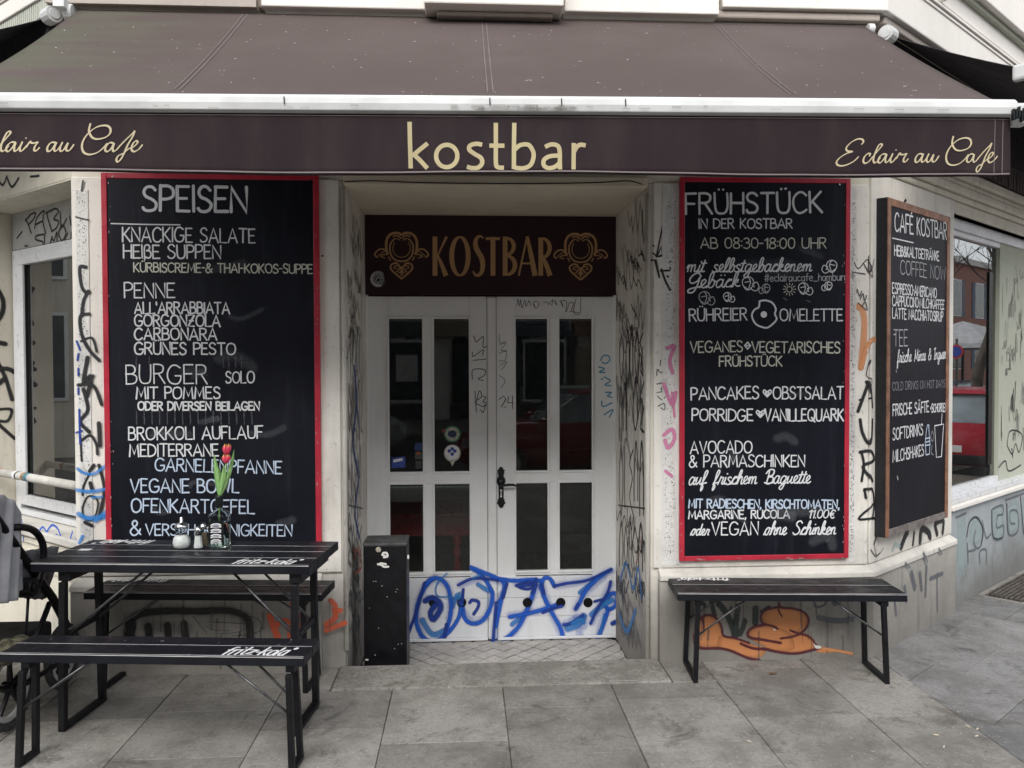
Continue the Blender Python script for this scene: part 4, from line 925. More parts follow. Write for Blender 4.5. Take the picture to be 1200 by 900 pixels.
L1 = [("SPEISEN", (168, 247), (289, 248.5), 29, .020, 'chalk'), ("KNACKIGE SALATE", (144, 283), (299, 284.5), 16.5, .010, 'chalk'), ("HEIßE SUPPEN", (145, 302.5), (259, 303), 15.5, .010, 'chalk'),
 ("KÜRBISCREME-& THAI-KOKOS-SUPPE", (157, 318.5), (366, 320.5), 10.5, .0085, 'chalky'), ("PENNE", (146, 348.5), (205, 349), 17, .0095, 'chalk'), ("ALL'ARRABBIATA", (158, 367.5), (269, 367.5), 13, .0105, 'chalk'),
 ("GORGONZOLA", (158, 382), (258, 382.5), 13, .0105, 'chalk'), ("CARBONARA", (158, 398), (254, 398.5), 13.5, .0105, 'chalk'), ("GRÜNES PESTO", (158, 415), (276, 415.5), 13.5, .0105, 'chalk'),
 ("BURGER", (148, 449.5), (243, 449.5), 22, .009, 'chalk'), ("SOLO", (265, 448.5), (298, 448.5), 13, .009, 'chalk'), ("MIT POMMES", (160, 467), (258, 467), 13.5, .010, 'chalk'),
 ("ODER DIVERSEN BEILAGEN", (162, 480.5), (304, 480.5), 9.5, .011, 'chalk'), ("BROKKOLI AUFLAUF", (151, 515.5), (308, 513.5), 14.5, .0095, 'chalk'), ("MEDITERRANE", (152, 535), (256, 534), 14, .0095, 'chalk'),
 ("GARNELENPFANNE", (182, 551.5), (330, 555), 14.5, .0095, 'chalkb'), ("VEGANE BOWL", (153, 577), (280, 577), 15.5, .010, 'chalkb'), ("OFENKARTOFFEL", (154, 600), (298, 601.5), 15.5, .010, 'chalkb'),
 ("&", (153, 627), (165, 627), 17, .010, 'chalkb'), ("VERSCH. KLEINIGKEITEN", (171, 627), (342, 628), 13, .009, 'chalkb')]
for t, p0, p1, h, w, mt in L1: line(P1, B1_, t, p0, p1, h, w, mt)
chalk(P1, B1_, [[(130.5, 262), (170, 263), (211, 263.5)]], .008, name='chalk_rule')
ink = Ink(P1)     # smeared chalk running down under some lines
for x in list(range(160, 300, 9)): ink.px([(x, 482), (x+.5, 497)], .014, smooth=False)
for x in (262, 268, 276, 283, 160, 175): ink.px([(x, 418), (x+.3, 432)], .012, smooth=False)
tag(ink.done('chalk_smear', spray('chalk_smear', (.30, .31, .33), 1.0, .22, .9, .9, 60), B1_), kind='stuff')
L2 = [("FRÜHSTÜCK", (804, 251), (963, 249), 24, .016, 'chalk', {}), ("IN DER KOSTBAR", (819, 267.5), (928, 267.5), 11, .009, 'chalk', {}), ("AB 08:30-18:00 UHR", (821, 291), (968, 291), 12, .008, 'chalky', {}),
 ("RÜHREIER", (808, 376.5), (875, 375), 14, .0095, 'chalk', {}), ("OMELETTE", (914, 376), (987, 376), 13.5, .0095, 'chalk', {}),
 ("VEGANES", (809, 413), (870, 412), 12.5, .009, 'chalky', {}), ("VEGETARISCHES", (881, 413), (984, 413.5), 12.5, .0095, 'chalky', {}), ("FRÜHSTÜCK", (843, 429), (916, 429), 11.5, .009, 'chalky', {}),
 ("PANCAKES", (810, 468.5), (889, 467), 14, .010, 'chalk', {}), ("OBSTSALAT", (906, 467.5), (988, 467.5), 14, .010, 'chalk', {}), ("PORRIDGE", (811, 493), (882, 493), 13.5, .010, 'chalk', {}), ("VANILLEQUARK", (896, 493), (988, 493), 13.5, .011, 'chalk', {}),
 ("AVOCADO", (809, 531.5), (881, 530.5), 14, .009, 'chalk', {}), ("& PARMASCHINKEN", (808, 547.5), (943, 546.5), 13.5, .009, 'chalk', {}),
 ("MIT RADIESCHEN, KIRSCHTOMATEN,", (807, 595), (983, 596), 10, .010, 'chalkb', {}), ("MARGARINE, RUCOLA", (807, 608), (925, 607), 9.5, .0095, 'chalk', {}), ("11.00€", (947, 607), (977, 607), 9.5, .008, 'chalk', dict(slant=.2)),
 ("VEGAN", (834, 627), (888, 626.5), 15, .009, 'chalk', {}), ("#eclairaucafe_hamburg", (896, 330), (993, 328.5), 8.5, .0055, 'chalkthin', {})]
for t, p0, p1, h, w, mt, k in L2: line(P2, B2_, t, p0, p1, h, w, mt, **k)
for t, p0, p1, h in (("mit selbstgebackenem", (804, 319), (951, 318), 15), ("Gebäck", (805, 338), (866, 336), 16), ("auf frischem Baguette", (806, 568), (949, 566), 15), ("oder", (809, 627), (830, 627), 12), ("ohne Schinken", (895, 626.5), (979, 626), 14.5)):
    line(P2, B2_, t, p0, p1, h, .009, 'chalk', FS, slant=.22, jit=.01)
for x, y in ((899, 460), (891, 484)):
    chalk(P2, B2_, [[(x, y+5), (x-4.5, y), (x-3.5, y-3), (x, y-1), (x+3.5, y-3), (x+4.5, y), (x, y+5)], [(x, y+3), (x-2, y), (x+2, y), (x, y+3)]], .009, name='chalk_heart')
chalk(P2, B2_, [[(872.5, 405), (876, 401), (879.5, 405), (876, 409), (872.5, 405)], [(874, 405), (878, 405)]], .009, sm=False, name='chalk_mark')
chalk(P2, B2_, [[(890, 353), (897, 352), (905, 355), (909, 362), (908, 368), (910, 374), (905, 380), (899, 384), (892, 383), (885, 379), (881, 370), (884, 363), (889, 360), (890, 353)]], .012, name='chalk_egg')
disc(P2, 895, 368.5, .019, MAT['white'], 'chalk_egg_yolk', B2_, .001)
def croissant(x, y, s, fl=1, mt='chalkthin'):
    S = [[(0, 6), (-5, 2), (-5, -4), (0, -7), (5, -5), (7, 0)], [(0, -7), (3, -2), (1, 6)], [(7, 0), (3, 6), (-1, 7), (-4, 4)], [(7, 0), (10, -1), (12, 4), (9, 8), (5, 7), (3, 5)], [(5, 0), (7, 4)], [(-3, -1), (2, -2)]]
    chalk(P2, B2_, [[(x+fl*a*s, y+b*s) for a, b in q] for q in S], .006, mt)
croissant(876, 332, 1.1, 1, 'chalk'); croissant(825, 349, 1.05); croissant(852, 348, .75, 1, 'chalk'); croissant(898, 338, .75, -1); croissant(941, 338, .95, 1, 'chalk'); croissant(971, 335, .7, -1, 'chalk'); croissant(975, 312, 1.0, -1, 'chalk')
chalk(P2, B2_, [[(925+3.2*cos(a), 339+3.2*sin(a)) for a in [i*pi/5 for i in range(11)]]]+[[(925+5*cos(a), 339+5*sin(a)), (925+7.5*cos(a), 339+7.5*sin(a))] for a in [i*pi/6 for i in range(12)]], .005, 'chalky')
chalk(P2, B2_, [[(806, 344), (808, 339)], [(918, 349), (922, 352)], [(945, 352), (950, 354)]], .004, 'chalkfaint')
L3 = [("CAFÉ KOSTBAR", (1048.5, 270.5), (1109, 280.5), 21, .013, 'chalk'), ("HEIß&KALTGETRÄNKE", (1048, 299), (1100, 305.5), 11.5, .011, 'chalk'), ("COFFEE NOW", (1055, 321), (1107.5, 328.5), 16.5, .007, 'chalkthin'),
 ("ESPRESSO·AMERICANO", (1045.5, 343.5), (1097, 349), 12, .010, 'chalk'), ("CAPPUCCINO·MILCHKAFFEE", (1045.5, 358), (1106, 362.5), 11.5, .010, 'chalk'), ("LATTE MACCHIATO·SIRUP", (1045.5, 373), (1104.5, 376.5), 12, .010, 'chalk'),
 ("TEE", (1047, 405.5), (1063, 405.5), 19, .008, 'chalkthin'), ("COLD DRINKS ON HOT DAYS", (1045.5, 457.5), (1107, 453.5), 9.5, .006, 'chalkfaint'),
 ("FRISCHE SÄFTE", (1046, 487), (1088, 482.5), 13, .011, 'chalk'), ("+SCHORLEN", (1090, 483), (1109, 482), 9.5, .010, 'chalk'), ("SOFTDRINKS", (1046, 515.5), (1081, 509.5), 13.5, .010, 'chalk'), ("MILCHSHAKES", (1046, 541.5), (1082, 533.5), 13.5, .010, 'chalk')]
for t, p0, p1, h, w, mt in L3: line(P3, B3_, t, p0, p1, h, w, mt)
line(P3, B3_, "frische Minze & Ingwer", (1051, 425), (1108, 420), 14, .009, 'chalk', FS, slant=.15, jit=.01)
chalk(P3, B3_, [[(1045.5, 279), (1070, 284.5)]], .008, name='chalk_rule')
chalk(P3, B3_, [[(1085, 533), (1084, 520), (1085, 507), (1086.5, 498), (1088, 498), (1088.5, 507), (1089.5, 519), (1089, 532), (1085, 533)], [(1084, 514), (1089.5, 513)], [(1084, 522), (1089.5, 521)], [(1085, 518), (1089, 517)]], .010, 'chalkb', sm=False)
chalk(P3, B3_, [[(1095, 499), (1097, 536), (1103, 535), (1105.5, 497), (1095, 499)], [(1103, 497), (1103.6, 485)]], .010, sm=False)
chalk(P3, B3_, [[(1092, 505), (1090.5, 512), (1092.5, 517), (1094, 510), (1092, 505)], [(1092, 522), (1091, 530), (1093.5, 533)]], .010, 'chalkfaint')
chalk(P3, B3_, [[(1047, 392), (1049.5, 392)], [(1050, 434), (1050, 436)], [(1051, 558), (1052, 562)]], .010, 'chalkthin', sm=False)
for Bb, P, pts in ((B1_, P1, ((132, 207), (364, 211), (378, 300), (373, 657))), (B2_, P2, ((881, 214.5), (984, 216), (796, 300), (988, 654)))):
    for x, y in pts:
        disc(P.off(.0065), x, y, .006, MAT['chrome'], 'screw', Bb, .0, seg=8)
rc = random.Random(12)
CS = spray('wiped_chalk', (.22, .23, .25), 1.0, .16, 1.0, .9, 9)
for Bb, Pb, (xa_, xb_) in ((B1_, P1, (150, 350)), (B2_, P2, (810, 975))):
    ink = Ink(Pb); ink.base = .0006
    for i in range(11):
        x, y = rc.uniform(xa_, xb_-20), rc.uniform(225, 635); ink.px([(x, y), (x+rc.uniform(5, 30), y+rc.uniform(-6, 6)), (x+rc.uniform(10, 50), y+rc.uniform(-10, 10))], rc.uniform(.04, .13))
    tag(ink.done('wiped_chalk', CS, Bb), kind='stuff')
for Bb, Pb, x0, x1, y0, y1, xr0, xr1 in ((B1_, P1.off(.0062), 124, 375, 210, 655, 4, -3.5), (B2_, P2.off(.0062), 793.5, 992, 214, 654, 2.5, -2.5)):
    ink = Ink(Pb)
    for i in range(26):
        y = rc.uniform(y0, y1); xl = x0+(y-y0)/(y1-y0)*4; xr = x1+(0 if x1 < 500 else -1)
        x = rc.choice((xl+xr0+rc.uniform(-2, 2), xr+xr1+rc.uniform(-1.5, 1.5))); ink.px([(x, y), (x+rc.uniform(-.5, .5), y+rc.uniform(.4, 2.5))], rc.uniform(.003, .007))
    for i in range(10):
        x = rc.uniform(x0+10, x1-10); y = y1+1+rc.uniform(-1.5, 1.5); ink.px([(x, y), (x+rc.uniform(1, 5), y)], rc.uniform(.003, .006))
    tag(ink.done('chipped_paint', spray('chipped_paint', (.42, .30, .28), .4, .85, .8, .8, 60), Bb), kind='stuff')
hk = MB().tube([PRB.w(.35, 2.722, .02), PRB.w(.35, 2.745, .02), PRB.w(.36, 2.755, .02), PRB.w(.37, 2.745, .02)], .005, 6).build('hook', MAT['iron'], B3_, smooth=True)

# ================================================================ benches and table
def frame_leg(par, x, y0, y1, zt, lean_y=0.03, lean_x=0.0, s=.026, name='leg'):
    """a welded leg: two uprights joined by a foot bar"""
    h = s/2
    for ya, yb in ((y0, y0-lean_y), (y1, y1+lean_y)):
        m = MB(); vs = []
        for z, yy, xx in ((0, yb, x+lean_x), (zt, ya, x)):
            for dx, dy in ((-h, -h), (h, -h), (h, h), (-h, h)): vs.append((xx+dx, yy+dy, z))
        m.add(vs, [(0, 3, 2, 1), (4, 5, 6, 7)]+[(i, (i+1) % 4, 4+(i+1) % 4, 4+i) for i in range(4)])
        m.build(name, MAT['steel'], par, bevel=.003, local=True)
    MB().box(x+lean_x-h*1.2, x+lean_x+h*1.2, y0-lean_y+h+.001, y1+lean_y-h-.001, .002, .024).build('foot_bar', MAT['steel'], par, bevel=.003, local=True)
def fritz(par, P, a0, b, L, H, flip=False):
    """bold slanted lower-case logo on the top plank"""
    ink = Ink(P); s = -1 if flip else 1
    g = {'f': (.42, "0.16,0 .16,.8 .26,1 .44,1;0,.62 .42,.62"), 'r': (.34, "0,0 0,.68;0,.55 .16,.66 .34,.64"), 'i': (.1, "0,0 0,.66;0,.9 .02,.9"), 't': (.36, "0.14,1 .14,.12 .2,.04 .36,.04;0,.64 .34,.64"),
         'z': (.44, "0,.64 .44,.64 0,.04 .44,.04"), '-': (.26, "0,.34 .26,.34"), 'k': (.42, "0,0 0,1;.4,.64 .06,.34;.12,.38 .42,.02"), 'o': (.44, "~.22,.66 .04,.58 0,.34 .04,.08 .22,.0 .4,.08 .44,.34 .4,.58 .22,.66"),
         'l': (.1, "0,0 0,1"), 'a': (.44, "~.4,.6 .2,.66 .04,.5 0,.3 .08,.04 .24,.0 .42,.2;.42,.66 .42,0"), '®': (.16, "~.0,.9 .08,1 .16,.9 .08,.8 .0,.9")}
    x = 0; adv = []
    for ch in 'fritz-kola®': adv.append((x, g[ch])); x += g[ch][0]+.15
    sx = L/(x-.15)
    for x, (w_, st) in adv:
        for sm, pts in parse(st):
            q = [(a0+s*((x+u)*sx+v*H*.24), b+s*v*H) for u, v in pts]
            ink.stroke(spline(q, 4) if sm else q, .0108)
    return ink.done('printed_lettering', MAT['white'], par, local=True)
def plank_top(par, L, W, z, n, th=.042):
    pw = W/n
    for i in range(n):
        y0 = -W/2+i*pw; MB().box(-L/2, L/2, y0+.0015, y0+pw-.0015, z-th, z).build('plank', MAT['black'], par, bevel=.0035, local=True)
    top = Plane((0, 0, z), (0, 0, 1), (1, 0, 0)); frt = Plane((0, -W/2+.0015, 0), (0, -1, 0), (1, 0, 0))
    ink = Ink(top); r = random.Random(int(L*1000+W*77))
    for i in range(n):
        y = -W/2+i*pw+.004; x = -L/2+.004
        while x < L/2-.02:
            x1 = min(L/2-.004, x+r.uniform(.12, .6)); k = 6; ink.stroke([(x+(x1-x)*j/k, y+r.uniform(-.0012, .0012)) for j in range(k+1)], r.uniform(.0045, .0075), jit=.25); x = x1+r.choice((.0, .0, .005))
    for i in range(14):
        x, y = r.uniform(-L/2, L/2), r.uniform(-W/2+.01, W/2-.01); ink.stroke([(x, y), (x+r.uniform(-.01, .012), y+r.uniform(-.004, .004))], r.uniform(.002, .004))
    ink.done('worn_edge', MAT['wear'], par, local=True)
    ink = Ink(frt)
    ink.stroke([(-L/2+.003+(L-.006)*j/20, z-.003) for j in range(21)], .0038, jit=.3)
    ink.done('worn_edge', MAT['wear'], par, local=True)
    # bolts
    for x in (-L/2+.12, L/2-.12):
        for i in range(n):
            y = -W/2+(i+.5)*pw; m = MB(); m.tube([(x, y, z), (x, y, z+.002)], .008, 10); m.build('bolt', MAT['rod'], par, local=True)
    return top
def bench(label, x, y, rz, L=1.30, W=.26, z=.49, fy=.13, lean=.03, fl=.11, fb=None, fr=None, logo=(True, False), group='short folding beer benches of black planks', inner=True):
    R = empty('bench', label, 'bench', (x, y, 0), rz, group)
    top = plank_top(R, L, W, z, 2)
    for s in (-1, 1):
        xx = s*(L/2-(fr if (fr and s > 0) else fl)); yb = fy-.02 if fb is None else fb
        MB().box(xx-.02, xx+.02, -W/2+.012, W/2-.012, z-.042-.03, z-.0425).build('crossbar', MAT['steel'], R, bevel=.003, local=True)
        frame_leg(R, xx, -fy+.02, yb, z-.073, lean, s*.015)
        for sy in (-1, 1):
            MB().tube([(xx-s*.30, sy*(fy-.05), z-.03), (xx+s*.004, -(fy-.012) if sy < 0 else yb+.008, z-.24)], .0055, 8).build('brace', MAT['rod'], R, smooth=True, local=True)
    LL_ = .29
    if logo[0]: fritz(R, top, L/2-.06-LL_-.02, -W/2+.016, LL_, W*.38)
    if logo[1]: fritz(R, top, -L/2+.06+LL_, W/2-.02, LL_, .05, flip=True)
    return R
bench('black plank bench nearest the camera, in front of the table', -1.357, -1.0, radians(-6), L=1.35, W=.24, fy=.145, fb=-.035, fr=.065, lean=.012, logo=(True, False))
bench('black plank bench between the table and the SPEISEN blackboard', -1.395, -.185, radians(-5.5), L=1.29, W=.27, fy=.125, lean=.015, logo=(False, True), z=.535)
bench('black plank bench under the FRÜHSTÜCK blackboard, right of the door', 1.775, -.255, radians(-5.0), L=1.235, W=.33, fy=.155, lean=.01, logo=(False, True), z=.495, fl=.115)
# table
TB = empty('beer_table', 'black plank table with folding steel legs, holding shakers and a tulip bottle', 'table', (-1.378, -.535, 0), radians(-6.2))
TL, TW, TZ = 1.345, .52, .805
top = plank_top(TB, TL, TW, TZ, 4, .044)
for s in (-1, 1):
    xx = s*(TL/2-(.145 if s < 0 else .075))
    MB().box(xx-.03, xx+.03, -TW/2+.03, TW/2-.03, TZ-.044-.05, TZ-.0445).build('crossbar', MAT['steel'], TB, bevel=.004, local=True)
    frame_leg(TB, xx, -.235, .06, TZ-.095, .02, 0, .032)
    for sy in (-1, 1):
        MB().tube([(xx-s*.38, sy*.12, TZ-.035), (xx, -.215 if sy < 0 else .04, TZ-.36)], .0065, 8).build('brace', MAT['rod'], TB, smooth=True, local=True)
    MB().box(xx-.010, xx+.010, -.215, .045, .44, .47).build('crossbar', MAT['steel'], TB, bevel=.002, local=True)
fritz(TB, top, TL/2-.30-.08, -TW/2+.018, .30, .092)
fritz(TB, top, -TL/2+.10+.26, TW/2-.018, .28, .092, flip=True)
for i, (u, v) in enumerate(((-.60, .0),)):
    MB().box(u, u+.06, v, v+.035, TZ+.0006, TZ+.0016).build('paper_label', MAT['white'], TB, local=True)
# things on the table
def clearglass(name, c=(.85, .9, .88)):
    n = NT(name); n.col(c); n.set(Roughness=.03); n.b.inputs['Transmission Weight'].default_value = 1; n.b.inputs['IOR'].default_value = 1.14; return n.m
GLS = clearglass('clear_glass')
def tp(px, py, z=TZ):
    d = ray(px, py); q = CAMP + d*((z-CAMP.z)/d.z); return q
q = tp(213, 642); SD = empty('sugar_dispenser', 'glass sugar pourer with metal spout, leftmost of the shakers on the table', 'sugar dispenser', q)
sug = simple('sugar', (.88, .88, .87), .9)
MB().lathe([(.026, .002), (.036, .008), (.040, .028), (.037, .048), (.028, .060), (.026, .064)], q, 24).build('sugar', sug, SD, smooth=True)
MB().lathe([(.028, .0), (.040, .006), (.044, .028), (.041, .05), (.030, .066), (.026, .082), (.031, .092), (.033, .105), (.028, .118)], q, 24).build('glass_body', GLS, SD, smooth=True)
MB().lathe([(.033, .104), (.034, .112), (.028, .124), (.012, .132), (.009, .136), (.008, .158), (.006, .160)], q, 20).build('spout_cap', MAT['chrome'], SD, smooth=True)
def shaker(px, py, content, label, h=.085, r=.024):
    q = tp(px, py); S = empty('shaker', label, 'shaker', q)
    seg = 8
    MB().lathe([(r*.92, .003), (r*.86, .02), (r*.7, h*.72)], q, seg).build('contents', content, S)
    MB().lathe([(r, 0), (r, .006), (r*.92, .02), (r*.74, h*.82), (r*.7, h)], q, seg).build('glass_body', GLS, S)
    MB().lathe([(r*.76, h-.006), (r*.78, h+.006), (r*.66, h+.018), (r*.3, h+.026), (.002, h+.027)], q, 16).build('cap', MAT['chrome'], S, smooth=True)
pep = simple('pepper', (.30, .22, .15), .9, var=.3, nscale=300)
shaker(232.5, 642, sug, 'faceted glass salt shaker with chrome cap, beside the sugar pourer')
shaker(238.5, 638.5, pep, 'faceted glass shaker of brown pepper, half hidden behind the salt', .088)
# bottle with tulips
q = tp(257.5, 640); BT = empty('bottle_vase', 'square clear glass bottle with black label and black neck used as a tulip vase', 'bottle', q)
def sqlathe(prof, c, mat, name, par, rot=.05, p=5.0, seg=32):
    m = MB(); b = 0; vs = []; fs = []
    for r, z, e in prof:
        for k in range(seg):
            a = 2*pi*k/seg; ca, sa = cos(a), sin(a); pe = 2+(p-2)*e
            rr = r/((abs(ca)**pe+abs(sa)**pe)**(1/pe)); x, y = rr*ca, rr*sa
            vs.append((c.x+x*cos(rot)-y*sin(rot), c.y+x*sin(rot)+y*cos(rot), c.z+z))
    n = len(prof)
    for i in range(n-1):
        for k in range(seg): fs.append((i*seg+k, i*seg+(k+1) % seg, (i+1)*seg+(k+1) % seg, (i+1)*seg+k))
    fs.append(tuple(range(seg))[::-1]); fs.append(tuple((n-1)*seg+k for k in range(seg)))
    m.add(vs, fs); return m.build(name, mat, par, smooth=True)
KS = 1.24
def SQ(l): return [(r*KS, z*KS, e) for r, z, e in l]
sqlathe(SQ([(.036, 0, 1), (.040, .004, 1), (.040, .125, 1), (.036, .138, 1), (.022, .150, .3), (.014, .165, 0), (.0135, .172, 0)]), q, GLS, 'glass_body', BT)
wat = clearglass('water', (.75, .85, .72)); sqlathe(SQ([(.034, .005, 1), (.035, .008, 1), (.035, .10, 1)]), q, wat, 'water', BT)
MB().lathe([(r*KS, z*KS) for r, z in [(.0145, .166), (.0155, .170), (.0165, .185), (.0155, .20), (.017, .205), (.016, .212), (.013, .213)]], q, 20).build('neck_sleeve', MAT['iron'], BT, smooth=True)
PBL = Plane(q+Vector((-.002, -.0512, 0)), (0.05, -1, 0))
MB().pbox(PBL, -.038, .038, .028, .142, 0, .0012).build('label', MAT['iron'], BT)
ink = Ink(PBL.off(.0012))
for k in range(4):
    z = .126-k*.027
    for dy in (0, -.008): ink.stroke([(-.024, z+dy-.006), (-.011, z+dy), (.011, z+dy), (.024, z+dy-.006)], .0052 if dy == 0 else .0034)
    ink.stroke([(-.026, z-.016), (.026, z-.016)], .0028)
ink.done('label_print', MAT['white'], BT)
ink = Ink(PBL.off(.0016)); ink.stroke([(-.018, .092), (.018, .092)], .003); ink.stroke([(-.014, .120), (.014, .120)], .003); ink.done('label_print', BL, BT)
def leafmat(nm, c1, c2):
    n = NT(nm); n.col(n.mix(n.ramp(n.noise(40, 3, sc3=(1, 1, .2)), .3, .7), c1, c2)); n.set(Roughness=.45); return n.m
LM = leafmat('tulip_leaf', (.17, .36, .10), (.30, .50, .20))
n = NT('tulip_petal'); sx = n.N('ShaderNodeSeparateXYZ'); n.L(n.tc.outputs['Generated'], sx.inputs[0])
n.col(n.mix(n.ramp(n.math('ADD', sx.outputs['Z'], n.math('MULTIPLY', n.noise(60, 3), .3)), .75, 1.15), (.76, .06, .13), (.85, .50, .14))); n.set(Roughness=.5); PM = n.m
TN = q.z+.262
def tulip(hx, hy, k_, label, tilt, dy):
    head = tp(hx, hy, 0) ; d = ray(hx, hy); head = CAMP+d*((q.y+dy-CAMP.y)/d.y)
    base = Vector((q.x, q.y, TN-.16))
    U = empty('tulip', label, 'tulip', base, group='cut tulips in the bottle')
    pts = [base, Vector((q.x+.002, q.y, TN)), base.lerp(head, .7)+Vector((.004, 0, .02)), head]
    MB().tube(pts, [.004, .0038, .0036, .0034], 8).build('stem', LM, U, smooth=True)
    for k in range(6):
        a = k*pi/3+(.2 if k % 2 else 0); inner = .85 if k % 2 else 1.0
        def pf(u, v, a=a, inner=inner):
            t = v; wd = .020*sin(pi*min(1, .12+.88*t))**.8*(1 if t < .6 else 1-.75*((t-.6)/.4)**2)
            rad = (.004+.0185*sin(pi*min(1, t*.78+.05)))*inner; ang = a+(u-.5)*2*wd/max(.006, rad)*.55
            return head+Vector((rad*cos(ang)+tilt*t*.01, rad*sin(ang), t*.056*k_))
        MB().grid(pf, 6, 8).build('petal', PM, U, smooth=True, solid=.0008)
    return U
tulip(265.5, 533, 1.05, 'yellow-edged red tulip standing highest in the bottle', .3, .02); tulip(265, 543, .85, 'red tulip just below the taller one in the bottle', .1, -.03)
lf = empty('tulip_foliage', 'pale green pointed tulip leaves rising from the bottle neck', 'leaves', (q.x, q.y, TN))
for x1, y1, xm, ym, w_, dy in ((250.5, 532, 254, 556, .030, .0), (274, 527, 270, 556, .026, .01), (262, 545, 261, 562, .024, -.012), (268, 552, 266, 565, .022, -.02), (257, 548, 258, 562, .018, .015)):
    def on_(x, y, dy_): d = ray(x, y); return CAMP+d*((q.y+dy_-CAMP.y)/d.y)
    b0 = Vector((q.x, q.y, TN-.01)); b1 = on_(xm, ym, dy*.6); b2 = on_(x1, y1, dy)
    def lfn(u, v, b0=b0, b1=b1, b2=b2, w_=w_, dy=dy):
        p = b0*(1-v)**2+b1*2*v*(1-v)+b2*v*v; ww = w_*sin(pi*(.10+.90*v))**.8*(u-.5)
        return p+Vector((ww, abs(u-.5)*.012, ww*.1))
    MB().grid(lfn, 4, 12).build('leaf', LM, lf, smooth=True, solid=.001)

# ================================================================ black cabinet in the recess
BN = empty('black_cabinet', 'tall narrow black cabinet with torn stickers standing left of the door', 'cabinet', (-.49, .3, ZF))
bx0, bx1, by0, by1, bz = -.618, -.362, .17, .405, .665
MB().box(bx0, bx1, by0, by1, ZF, bz-.004).build('body', MAT['steel'], BN, bevel=.004)
MB().box(bx0-.004, bx1+.004, by0-.006, by1, bz-.003, bz+.012).build('lid', simple('dusty_black_lid', (.10, .10, .10), .6, var=.3, nscale=15), BN, bevel=.004)
PBN = Plane((0, by0-.001, 0), (0, -1, 0))
rr = random.Random(4)
disc(PBN, 443.5, 644, .016, SM('skin_sticker', (.55, .48, .40)), 'sticker', BN)
ink = Ink(PBN)
for s in ([(449, 648), (453, 648), (454, 652), (450, 653)], [(443, 661), (447, 662), (450, 664), (455, 664)], [(446, 660), (452, 661)], [(448, 650), (452, 652)]): ink.px(s, .014)
ink.px([(429, 773), (431, 773)], .012); ink.px([(478.5, 651), (478.5, 654)], .012)
for i in range(12): x, y = rr.uniform(430, 474), rr.uniform(670, 775); ink.px([(x, y), (x+.4, y+.3)], .004)
ink.done('torn_sticker', SPR['whitechip'], BN)
# ================================================================ ground
def structure(o, label=None): o['kind'] = 'structure'; return tag(o, label)
structure(MB().box(-900, 900, -900, 900, -.6, -.32).build('ground', MAT['asphalt']))
KY = -5.75
def clip(poly, hp):
    """Sutherland-Hodgman against half planes (nx,ny,d): nx*x+ny*y<=d"""
    for nx, ny, d in hp:
        out = []
        for i in range(len(poly)):
            p, q = poly[i-1], poly[i]; a = nx*p[0]+ny*p[1]-d; b = nx*q[0]+ny*q[1]-d
            if (a <= 0) != (b <= 0):
                t = a/(a-b); out.append((p[0]+(q[0]-p[0])*t, p[1]+(q[1]-p[1])*t))
            if b <= 0: out.append(q)
        poly = out
        if len(poly) < 3: return []
    return poly
def area(p): return abs(sum(p[i-1][0]*p[i][1]-p[i][0]*p[i-1][1] for i in range(len(p))))/2
nR = PR.n; nL = PL.n; tR = PR.t
aR = -nR.x*R0.x; aL = -nL.x*L0.x
kxR = 8.0
regions = dict(
 A1=[(1, 0, 2.42), (-1, 0, 7), (0, -1, -KY-.16), (0, 1, -.348)], A2=[(1, 0, -.735), (-1, 0, 7), (0, -1, .348), (0, 1, .0)], A3=[(-1, 0, -1.125), (1, 0, 2.42), (0, -1, .348), (0, 1, 0)],
 B=[(1, 0, -2.19), (-1, 0, 7), (0, -1, 0), (-nL.x, -nL.y, -(nL.x*L0.x+nL.y*L0.y))],
 R=[(-1, 0, -2.42), (-nR.x, -nR.y, -(nR.x*R0.x+nR.y*R0.y)-.0), (nR.x, nR.y, nR.x*R0.x+nR.y*R0.y+3.4), (0, -1, -KY-.16), (1, 0, 8.5)])
pv = MB()
outline = [xy(PL, -7), (L0.x, 0), (X0, .0), (X1, 0), (R0.x, 0), xy(PR, 9), xy(PR, 9, 3.4)]
c_ = PR.w(0, 0, 3.4); tt = (KY-c_.y)/tR.y; cx_ = c_.x+tR.x*tt
PVM = structure(MB().prism([(x, y, -.30) for x, y in [(-7.5, KY), (cx_, KY), xy(PR, 9, 3.4), xy(PR, 9), (R0.x, -.002), (X0, -.002), (L0.x, -.002), xy(PL, -7)]], (0, 0, .293)).build('pavement', MAT['joint']))
rp = random.Random(11)
def slab(poly, mat, par, z=0.0, th=.05, name='paver', g=.0024, bev=.002):
    if area(poly) < .002: return None
    cx = sum(p[0] for p in poly)/len(poly); cy = sum(p[1] for p in poly)/len(poly)
    ar = sum(poly[i-1][0]*poly[i][1]-poly[i][0]*poly[i-1][1] for i in range(len(poly)))
    if ar < 0: poly = poly[::-1]
    # shrink
    q = []; n = len(poly)
    for i in range(n):
        p = poly[i]; d = math.hypot(p[0]-cx, p[1]-cy); k = max(0, 1-g*1.4/max(d, .01)); q.append((cx+(p[0]-cx)*k, cy+(p[1]-cy)*k))
    tx, ty = rp.uniform(-.005, .005), rp.uniform(-.005, .005); dz = rp.uniform(-.0025, .0015)
    m = MB(); vs = []
    for zz in (-th, 0): vs += [(x-cx, y-cy, zz+dz+(x-cx)*tx+(y-cy)*ty) for x, y in q]
    m.add(vs, [tuple(range(n))[::-1], tuple(range(n, 2*n))]+[(i, (i+1) % n, n+(i+1) % n, n+i) for i in range(n)])
    o = m.build(name, mat, par, bevel=bev, local=True); o.location = (cx, cy, z); return o
cols = []; x = .19-.595*13; i = 0
